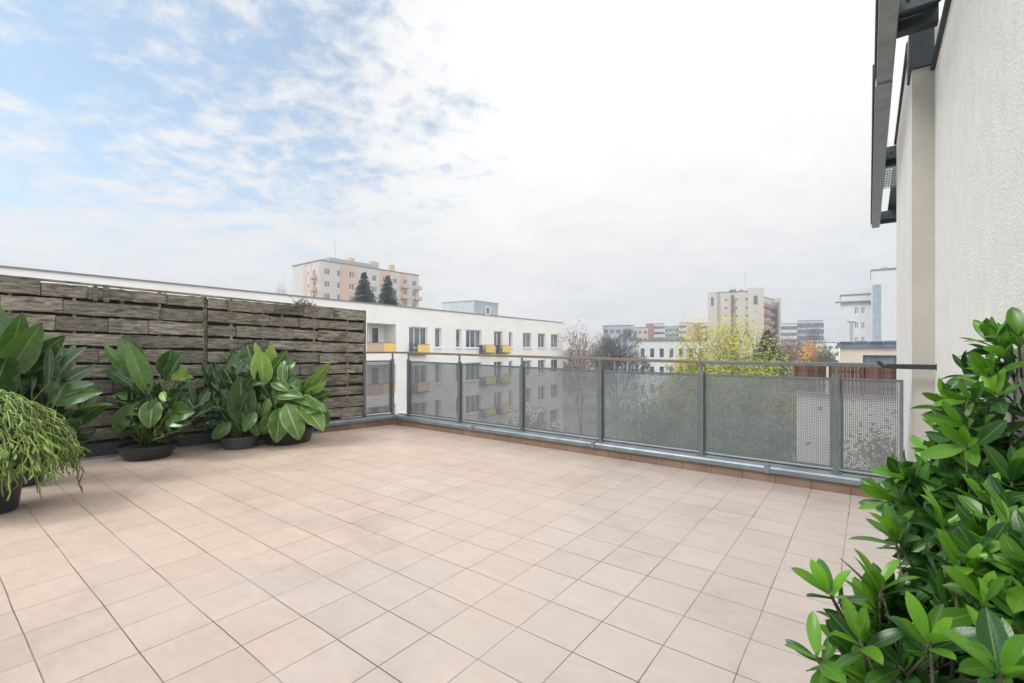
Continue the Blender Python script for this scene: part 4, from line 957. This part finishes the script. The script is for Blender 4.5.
# salmon striped high-rise above the white block
zt = Z(260.5, 104)
pk, LP, HP = block('striped_high_rise', 'pale high-rise with vertical salmon stripes rising above the white block', 'building', 320.7, 104, 418.8, 126, zt, 2.8, 9, 12, 'pale',
   depth=12.8, stripes=((.17, .34, 'pink'), (.56, .66, 'pink'), (.78, .86, 'pink')), win=(1.3, 1.4), top_margin=1.6)
dl = 12.8
# left end face: stripes and balconies
mL = Matrix(((0, 1, 0, 0), (-1, 0, 0, dl), (0, 0, 1, 0), (0, 0, 0, 1)))   # local x runs from the far end to the near corner
mb = MB(); 
for xa, xb in ((11.7, 12.6), (5.2, 6.6), (8.3, 8.8)): mb.box((xa, -.06, .2), (xb, -.004, HP - .1), mL)
mb.build('facade_stripe', M['pink'], pk)
for r_ in range(8):
    z = HP - 1.6 - r_ * 2.8 - 1.4
    window(pk, 9.4, z, 10.8, z + 1.4, -.004, 2, .09, sill=False, M4=mL); window(pk, 7.1, z, 7.8, z + 1.2, -.004, 1, .09, sill=False, M4=mL)
    mb = MB(); mb.box((9.3, -1.0, z - .9), (11.1, 0, z - .78), mL); mb.box((9.3, -1.02, z - .78), (11.1, -.95, z + .1), mL); mb.box((11.02, -.95, z - .78), (11.08, -.01, z + .1), mL); mb.build('balcony', M['pink'], pk)
    for fx in (.60, .82, .97):
        mb = MB(); mb.box((LP * fx - 1.1, -1.1, z - .9), (LP * fx + 1.1, -.07, z - .78)); mb.box((LP * fx - 1.1, -1.15, z - .78), (LP * fx + 1.1, -1.08, z + .1)); mb.build('balcony', M['pink'], pk)
mb = MB(); mb.box((4.0, 3, HP + .26), (LP * .62, 8, HP + 1.7)); mb.build('roof_housing', M['greyclad'], pk)
for fx in (.35, .56, .60, .78):
    mb = MB(); mb.box((LP * fx, 4, HP + 1.7 if fx < .6 else HP + .26), (LP * fx + 1.3, 5, HP + 2.7)); mb.build('chimney', M['beigepanel'], pk)
mb = MB(); mb.tube([(6.5, 5, HP + 1.7), (6.5, 5, HP + 6.8)], [.06, .03], 5); mb.tube([(6.0, 5, HP + 5.8), (7.0, 5, HP + 5.8)], .03, 4); mb.build('antenna', M['greyclad'], pk)
mb = MB(); mb.box((0, 0, 0), (9, 8, HP - 16.5 - 0), Matrix.Translation((-13.5, 8, 0))); mb.build('low_wing', M['pale'], pk)

# cream tower with a dark stair slot and red balconies
zt = Z(293, 160)
ct, LC, HC = block('cream_tower', 'cream tower block with dark stair slot and red balcony side', 'building', 711, 160, 752, None, zt, 2.8, 4, 12, 'cream', win=(.7, .7), depth=13, top_margin=2.2, panes=False)
mb = MB(); mb.box((LC * .50, -.5, .5), (LC * .56, -.005, HC - 1.0)); mb.build('stair_slot', M['dframe'], ct)
mb = MB()
for k in range(9): mb.box((LC * .56 + .005, -.4, HC - 4 - 2.8 * k), (LC * .59, -.006, HC - 2.6 - 2.8 * k))
mb.build('stair_panels', M['red'], ct)
mb = MB(); mb.box((LC * .46, -.3, HC + .26), (LC * .62, 3, HC + .9)); mb.box((LC * .7, 1, HC + .26), (LC * .8, 3, HC + .7)); mb.build('roof_housing', M['coping'], ct)
for xa, xb, hh in ((-1.0, 2.0, .3), (LC - 1.2, LC + 3.4, 1.0)):
    mb = MB(); mb.box((xa, -.9, .2), (xb, -.006, HC + hh)); mb.build('corner_column', M['cream'], ct)
    mb = MB(); mb.box((xa + (xb - xa) * .35, -.96, HC - 4.5), (xa + (xb - xa) * .6, -.905, HC - 1.6)); mb.build('dark_vent', M['dframe'], ct)
mb = MB(); mb.tube([(LC * .85, 2, HC), (LC * .85, 2, HC + 6.5)], .07, 5); mb.tube([(LC * .6, 2, HC), (LC * .6, 2, HC + 3)], .05, 5); mb.build('antenna', M['greyclad'], ct)
rs, LR, HR = block('balcony_wing', 'far wing with rows of red balconies beside the cream tower', 'building', 758.5, 158, 773.5, 173, Z(296.5, 161), 2.8, 3, 12, 'pale', win=(1.9, 1.5), depth=11)
for r_ in range(9):
    for c in range(3):
        xc = LR * (c + .5) / 3; z = HR - 1.3 - r_ * 2.8 - 1.5
        mb = MB(); mb.box((xc - LR / 6 + .25, -1.2, z - .9), (xc + LR / 6 - .25, -.01, z - .75)); mb.box((xc - LR / 6 + .25, -1.25, z - .75), (xc + LR / 6 - .25, -1.18, z + .35)); mb.build('balcony', M['red'], rs)
mb = MB(); mb.box((LR, -1.6, 0), (LR + 4.0, 5, HR + .8)); mb.build('corner_column', M['cream'], rs)
mb = MB(); mb.box((LR * .86, -1.9, 0), (LR + .02, -1.61, HR - 1)); mb.build('dark_vent', M['dframe'], rs)

# low white block with rows of small windows (px 640-700)
block('low_white_block', 'low white block with small square windows right of the bare trees', 'building', 638, 75, 706, None, Z(341, 75), 2.9, 7, 5, 'slabwhite', win=(.6, 1.4), depth=10, top_margin=1.2, panes=False)
# mid-distance blocks along the skyline
G = 'far housing blocks on the skyline'
block('far_block', 'far white block with dull red windows bands, widest left of the tower', 'building', 646, 250, 664, None, Z(324, 250), 3, 4, 5, 'pale', win=(3.2, 1.3), depth=12, stripes=((.0, .45, 'red'),), panes=False, group=G)
block('far_block', 'low glassy blue far block between two reddish blocks', 'building', 665, 262, 679, None, Z(326.5, 262), 3, 4, 5, 'bluewall', depth=12, panes=False, group=G)
block('far_block', 'far pink and white block left of the cream tower', 'building', 679.5, 245, 693, None, Z(323, 245), 3, 3, 5, 'pale', win=(3.2, 1.3), depth=12, stripes=((.5, 1.0, 'pink'),), panes=False, group=G)
block('far_block', 'far block with pinkish roof touching the cream tower', 'building', 693.5, 240, 712, None, Z(323.5, 240), 3, 4, 5, 'pale', win=(2.2, 1.3), depth=12, stripes=((.0, .5, 'red'),), panes=False, group=G)
block('far_block', 'low orange tinted far block behind the pruned bare tree', 'building', 622, 200, 648, None, Z(328, 200), 3, 5, 4, 'beigewall', win=(1.2, 1.3), depth=12, panes=False, group=G)
block('far_block', 'greyish blue far block behind the reddish bare tree', 'building', 603, 170, 634, None, Z(326, 170), 3, 5, 4, 'bluewall', win=(1.6, 1.4), depth=12, panes=False, group=G)
block('far_block', 'blue grey office block with dense window grid right of the tower', 'building', 777.5, 230, 797, None, Z(324, 230), 3.1, 5, 5, 'pale', win=(2.0, 1.6), depth=12, panes=False, group=G)
block('far_block', 'glassy grey office block just left of the orange tree', 'building', 797.5, 240, 823, None, Z(321, 240), 3.2, 6, 5, 'bluewall', win=(2.6, 2.2), depth=14, panes=False, group=G)
block('far_block', 'long low white building with brown roof beyond the orange tree', 'building', 816, 200, 852, None, Z(343, 200), 3, 6, 3, 'wallwhite', win=(1.3, 1.2), depth=16, panes=False, group=G)
# right-hand white slabs
b1, L1, H1 = block('white_slab_block', 'white slab block with paired dark windows seen left of the pier', 'building', 840.5, 92, 873, None, Z(296, 92), 2.9, 5, 7, 'slabwhite', win=(.62, 1.3), depth=12, top_margin=2.4, skip=(0, 1, 4))
mb = MB(); mb.box((-.9, -.5, H1 - 1.4), (L1, -.125, H1 - 1.15)); mb.build('ledge', M['coping'], b1)
mb = MB(); mb.box((0.2, -.06, H1 + .26), (L1, 5, H1 + 1.2)); mb.build('roof_housing', M['slabwhite'], b1)
b2, L2_, H2 = block('tall_white_slab', 'tallest white slab with a full height glazed strip beside the pier', 'building', 871, 88, 925, None, Z(271, 88), 3.1, 1, 0, 'slabwhite', depth=14)
mb = MB(); mb.box((.3, -.08, 4), (L2_ * .19, -.004, H2 - 2.6)); gs = mb.build('glazed_strip', M['bluewall'], b2)
mb = MB()
for k in range(9): mb.box((.25, -.14, H2 - 3.0 - 3.1 * k), (L2_ * .195, -.085, H2 - 2.8 - 3.1 * k))
for k in range(4): mb.box((.25 + k * L2_ * .045, -.13, 4), (.33 + k * L2_ * .045, -.086, H2 - 2.6))
mb.build('mullions', M['greyclad'], gs)
mb = MB(); mb.box((1.5, 2, H2 + .26), (2.6, 3, H2 + .8)); mb.build('roof_vent', M['greyclad'], b2)

# neighbouring wing: white wall, beige penthouse, brown picket fence
dN = 16.0
nb = thing('neighbour_wing', 'neighbouring white wing with small beige penthouse and blue grey roof edge', 'building', (X(797, dN), dN, 0), ROT)
mb = MB(); mb.box((0, 0, GZ), (7.0, 9.0, -.10)); mb.build('lower_wall', M['pale'], nb)
x0 = 1.6
hx = 1.13
mb = facade(4.0, 1.42, [(.66, .18, 2.4, 1.15)], .12, -.10); mb.v = [v + Vector((hx, 2.0, 0)) for v in mb.v]
shell_ = MB(); shell_.box((0, .13, -.09), (4.0, 4.0, 1.41)); mb2 = shell_; mb2.v = [v + Vector((hx, 2.0, 0)) for v in mb2.v]
mb.build('penthouse_wall', M['beigewall'], nb); mb2.build('penthouse_core', M['beigewall'], nb)
window(nb, hx + .66, .18, hx + 2.4, 1.15, 2.11, 2, .05, 'dframe', sill=False)
mb = MB(); mb.box((hx - .10, 1.9, 1.425), (hx + 4.3, 6.2, 1.60)); r0 = mb.build('roof', M['blueroof'], nb)
mb = MB(); 
for k in range(9):
    xx = hx + k * .42; mb.box((xx, 1.78, 1.605), (xx + .38, 3.2, 1.63 + .05 * random.random()))
mb.build('roof_sheets', M['blueroof'], nb)
mb = MB(); xx = hx + .32
mb.tube([(xx, 2.6, 1.6), (xx, 2.6, 2.38)], .055, 8); mb.tube([(xx - .12, 2.6, 2.40), (xx + .14, 2.6, 2.36)], .05, 8); mb.build('vent_pipe', M['greyclad'], nb)
dF = 15.4
pf = thing('picket_fence', 'reddish brown wooden fence on the neighbouring roof edge behind the railing', 'fence', (X(794, dN - .1), dN - .1, -.10), ROT)
mb = MB(); n = 48
for k in range(n): mb.box((k * .098, 0, .02 + random.uniform(0, .02)), (k * .098 + .090, .02, .93 + random.uniform(-.02, .02)))
mb.build('boards', M['fwood'], pf)
for k in range(5):
    mb = MB(); mb.box((k * .92, -.055, .0), (k * .92 + .06, -.002, .98)); mb.build('post', M['beigewall'] if k % 2 else M['fwood'], pf)
mb = MB(); mb.box((0, .021, .2), (4.7, .06, .28)); mb.box((0, .021, .7), (4.7, .06, .78)); mb.build('rail', M['fwood'], pf)

# ------------------------------------------------------------------ trees
def branch(mb, p, d, L, r, depth, tips, ang=0.55, ratio=0.72, nch=3, droop=0.0, rmin=0.012):
    pts = [p]; rr = [r]; q = p.copy(); dd = d.copy(); k = 3
    for i in range(k):
        dd = (dd + rv(.13) + Vector((0, 0, -droop))).normalized(); q = q + dd * (L / k); pts.append(q.copy()); rr.append(max(rmin, r * (1 - .32 * (i + 1) / k)))
    mb.tube(pts, rr, 5 if depth > 1 else 3, cap=False)
    if depth == 0: tips.append((q, dd)); return
    for c in range(nch):
        a = dd.orthogonal().normalized(); a.rotate(Matrix.Rotation(2 * math.pi * (c + random.random() * .7) / nch, 3, dd))
        an = ang * random.uniform(.5, 1.3); nd_ = (dd * math.cos(an) + a * math.sin(an)).normalized()
        s = random.choice((1.0, .85, .66)); st_ = pts[-1] if s == 1 else pts[0].lerp(pts[-1], s)
        branch(mb, st_, nd_, L * ratio * random.uniform(.8, 1.15), max(rmin, r * .62), depth - 1, tips, ang, ratio, nch, droop, rmin)
    tips.append((q, dd))
def tree(name, label, cat, px, d, py_top, width_m, bark, leafm=None, nleaf=0, lsize=.2, depth=4, ang=.55, nch=3, droop=0.0, group=None, seed=1, base=GZ, trunk_f=.35, spread=.5, rmin=.012, tr_r=.18, ratio=.72, cz=0.5, cut=-.22):
    random.seed(seed); x = X(px, d); H = Z(py_top, d) - base
    t = thing(name, label, cat, (x, d, base), 0, group)
    mb = MB(); tips = []; tl = H * trunk_f
    pts = [Vector((0, 0, 0)), Vector((.05, .03, tl * .5)), Vector((rv(.1).x, 0, tl))]
    mb.tube(pts, [tr_r * 1.2, tr_r, tr_r * .85], 8)
    L0 = (H - tl) * (1 - ratio) / (1 - ratio ** (depth + 1)) * 1.05
    for c in range(nch + 1):
        a = 2 * math.pi * (c + random.random() * .5) / (nch + 1); an = ang * random.uniform(.4, 1.1) if c else .05
        branch(mb, pts[-1] - Vector((0, 0, tl * .12 * (c % 3))), Vector((math.cos(a) * math.sin(an), math.sin(a) * math.sin(an), math.cos(an))), L0, tr_r * .7, depth, tips, ang, ratio, nch, droop, rmin)
    # bring the crown to its measured width and height
    mxr = sorted(math.hypot(q.x, q.y) for q, _ in tips)[int(len(tips) * .96)]; mz = max(q.z for q, _ in tips); sx_ = width_m / 2 / mxr
    def fit(v):
        if v.z <= tl * .75: return v
        k = min(1, (v.z - tl * .75) / (tl * .25 + 1e-6)); return Vector((v.x * (1 + (sx_ - 1) * k), v.y * (1 + (sx_ - 1) * k), tl * .75 + (v.z - tl * .75) * (H - tl * .75) / (mz - tl * .75)))
    mb.v = [fit(v) for v in mb.v]; tips = [(fit(q), d_) for q, d_ in tips]
    mb.build('trunk', M[bark], t)
    if nleaf:
        lf = MB()
        for _ in range(nleaf):
            q, dd = random.choice(tips); c = q + Vector((random.gauss(0, spread), random.gauss(0, spread), random.gauss(0, spread * .8)))
            nz = noise.noise(c * 0.9 + Vector((seed, 0, 0)))
            if nz < cut: continue
            a = rv(1).normalized(); b = a.orthogonal().normalized(); s = lsize * random.uniform(.5, 1.1); a = a * s; b = b * s * .6
            cc = min(1, max(0, (.36 if leafm == 'yleaf' else .5) + nz * .8 + random.uniform(-.3, .3) + (c.z / H - .8) * cz))
            lf.quad([c - a, c - b, c + a, c + b], (cc, random.random(), 0))
        lf.build('crown', M[leafm], t)
    return t
def spruce(label, px, d, py_top, base_r, seed, h_vis=14, group=None):
    random.seed(seed); x = X(px, d); H = Z(py_top, d) - GZ
    t = thing('spruce_tree', label, 'tree', (x, d, GZ), 0, group)
    mb = MB(); mb.tube([(0, 0, 0), (0, 0, H * .5), (0, 0, H * .98)], [.3, .2, .03], 7); mb.build('trunk', M['bark'], t)
    lf = MB(); z = H
    while z > H - h_vis:
        f = (H - z) / h_vis; r = base_r * (f ** .8) * 1.0 + .12; nb_ = int(10 + 22 * f)
        for k in range(nb_):
            a = random.uniform(0, 6.283); rr = r * random.uniform(.65, 1.08); dr = Vector((math.cos(a), math.sin(a), 0)); sd2 = Vector((-dr.y, dr.x, 0))
            zz0 = z + random.uniform(-.15, .15); n = max(3, int(rr / .22))
            for i in range(n):
                t0 = (i + .2) / n; c = dr * rr * t0 + Vector((0, 0, zz0 + .12 * math.sin(t0 * 3) - .32 * rr * t0 ** 1.3)); w = (1 - t0 * .6) * .30
                for sgn in (-1, 1):
                    e_ = c + sd2 * sgn * w * random.uniform(.7, 1.2) + dr * .25 + Vector((0, 0, -.1 - random.random() * .15)); g_ = (random.random() * (0.3 + .7 * t0), 0, 0)
                    lf.quad([c, c + dr * .18 + Vector((0, 0, .04)), e_ + dr * .08, e_], g_)
        z -= .26
    lf.build('crown', M['sleaf'], t); return t
GT = 'spruces behind the white block'
spruce('left and taller dark spruce in front of the striped high-rise', 364, 78, 273.5, 4.6, 5, 12, GT)
spruce('right and shorter dark spruce in front of the striped high-rise', 388, 82, 276.5, 4.3, 6, 12, GT)
spruce('dark conifer at the right foot of the cream tower', 767, 75, 331, 5.0, 8, 9)
tree('bare_tree', 'thin bare poplar above the white roof left of the high-rise', 'tree', 280, 95, 270, 3.2, 'barkbrown', depth=4, ang=.3, nch=3, seed=3, rmin=.035, ratio=.75)
tree('bare_tree', 'bare brownish tree with few dead leaves right beside the white block', 'tree', 582, 52, 320.5, 6.5, 'barkbrown', 'bleaf', 2600, .11, depth=5, ang=.5, nch=3, seed=13, rmin=.018, spread=.5, trunk_f=.3)
tree('bare_tree', 'pale bare tree between the brownish tree and the domed grey tree', 'tree', 601, 62, 327, 6.0, 'barkgrey', depth=5, ang=.5, nch=3, seed=14, rmin=.018, trunk_f=.3)
tree('pruned_tree', 'bare grey tree with a dense dome of fine upright branches', 'tree', 617, 42, 326, 5.6, 'barkgrey', depth=5, ang=.42, nch=4, seed=17, rmin=.012, trunk_f=.62, ratio=.7, tr_r=.14)
tree('yellow_tree', 'tall autumn tree with loose yellow leaves just beyond the railing', 'tree', 726, 27, 323, 6.3, 'bark', 'yleaf', 36000, .08, depth=5, ang=.62, nch=3, seed=21, spread=.52, trunk_f=.42, rmin=.012, tr_r=.2, cz=1.6, cut=-.34)
tree('yellow_green_tree', 'lower yellow green tree left of the tall yellow one', 'tree', 690, 33, 345, 5.2, 'bark', 'yleaf', 14000, .08, depth=4, ang=.6, nch=3, seed=22, spread=.5, trunk_f=.42, cz=.5)
tree('green_tree', 'green tree with yellowing tips behind the railing under the dark conifer', 'tree', 790, 24, 362, 4.2, 'bark', 'yleaf', 13000, .075, depth=4, ang=.6, nch=3, seed=23, spread=.45, trunk_f=.4, cz=.2)
tree('orange_tree', 'small round orange autumn tree left of the white slab', 'tree', 810.5, 105, 344.5, 4.6, 'bark', 'oleaf', 2600, .32, depth=4, ang=.6, nch=3, seed=24, spread=.7, trunk_f=.4)
# dull green crowns seen through the panels
GP = 'dull green trees seen through the railing panels'
tree('green_tree', 'dull green tree seen through the third panel from the right', 'tree', 655, 24, 388, 5.6, 'bark', 'gleaf', 11000, .11, depth=4, ang=.6, seed=31, spread=.55, trunk_f=.3, group=GP)
tree('green_tree', 'dull green tree filling the widest panel', 'tree', 745, 19, 376, 6.2, 'bark', 'gleaf', 15000, .11, depth=4, ang=.6, seed=32, spread=.6, trunk_f=.3, group=GP)
tree('green_tree', 'narrow green tree behind the last panel before the pier', 'tree', 876, 12.0, 408, 2.6, 'bark', 'gleaf', 9000, .085, depth=4, ang=.5, seed=33, spread=.35, trunk_f=.3, group=GP, tr_r=.1)
tree('green_tree', 'green treetop seen through the panel in front of the white block', 'tree', 535, 33, 410, 5.0, 'bark', 'gleaf', 7000, .12, depth=4, ang=.6, seed=34, spread=.6, trunk_f=.3, group=GP)
# brown bare wood beyond and the dark shrubbery by the penthouse
GB = 'bare brown trees in the middle distance'
for i, (px, d, py, w) in enumerate(((782, 95, 338, 8), (793, 110, 336, 9), (826, 100, 343, 6))):
    lab = ('brown bare tree directly right of the dark conifer', 'taller brown bare tree in front of the office blocks', 'dark leafy tree between the orange tree and the white slab')[i]
    tree('brown_tree', lab, 'tree', px, d, py, w, 'barkbrown', 'bleaf' if i < 2 else 'gleaf', 2400, .22, depth=4, ang=.6, nch=4, seed=40 + i, spread=.9, rmin=.035, trunk_f=.3, group=GB if i < 2 else None)
tree('bare_tree', 'tall thin bare tree standing against the glassy office block', 'tree', 813, 150, 321, 9, 'barkbrown', depth=5, ang=.5, nch=3, seed=50, rmin=.035, trunk_f=.3)
random.seed(5)

# ------------------------------------------------------------------ air
hz = MB(); hz.box((-320, -60, GZ - 1), (320, 420, 60))
mh = bpy.data.materials.new('haze_air'); mh.use_nodes = True; th_ = mh.node_tree; th_.nodes.clear()
vo_ = th_.nodes.new('ShaderNodeVolumePrincipled'); vo_.inputs['Color'].default_value = (0.93, 0.95, 1.0, 1); vo_.inputs['Density'].default_value = 0.0014; vo_.inputs['Anisotropy'].default_value = 0.3
oo_ = th_.nodes.new('ShaderNodeOutputMaterial'); th_.links.new(vo_.outputs[0], oo_.inputs['Volume'])
ho = hz.build('haze', mh); ho['kind'] = 'stuff'
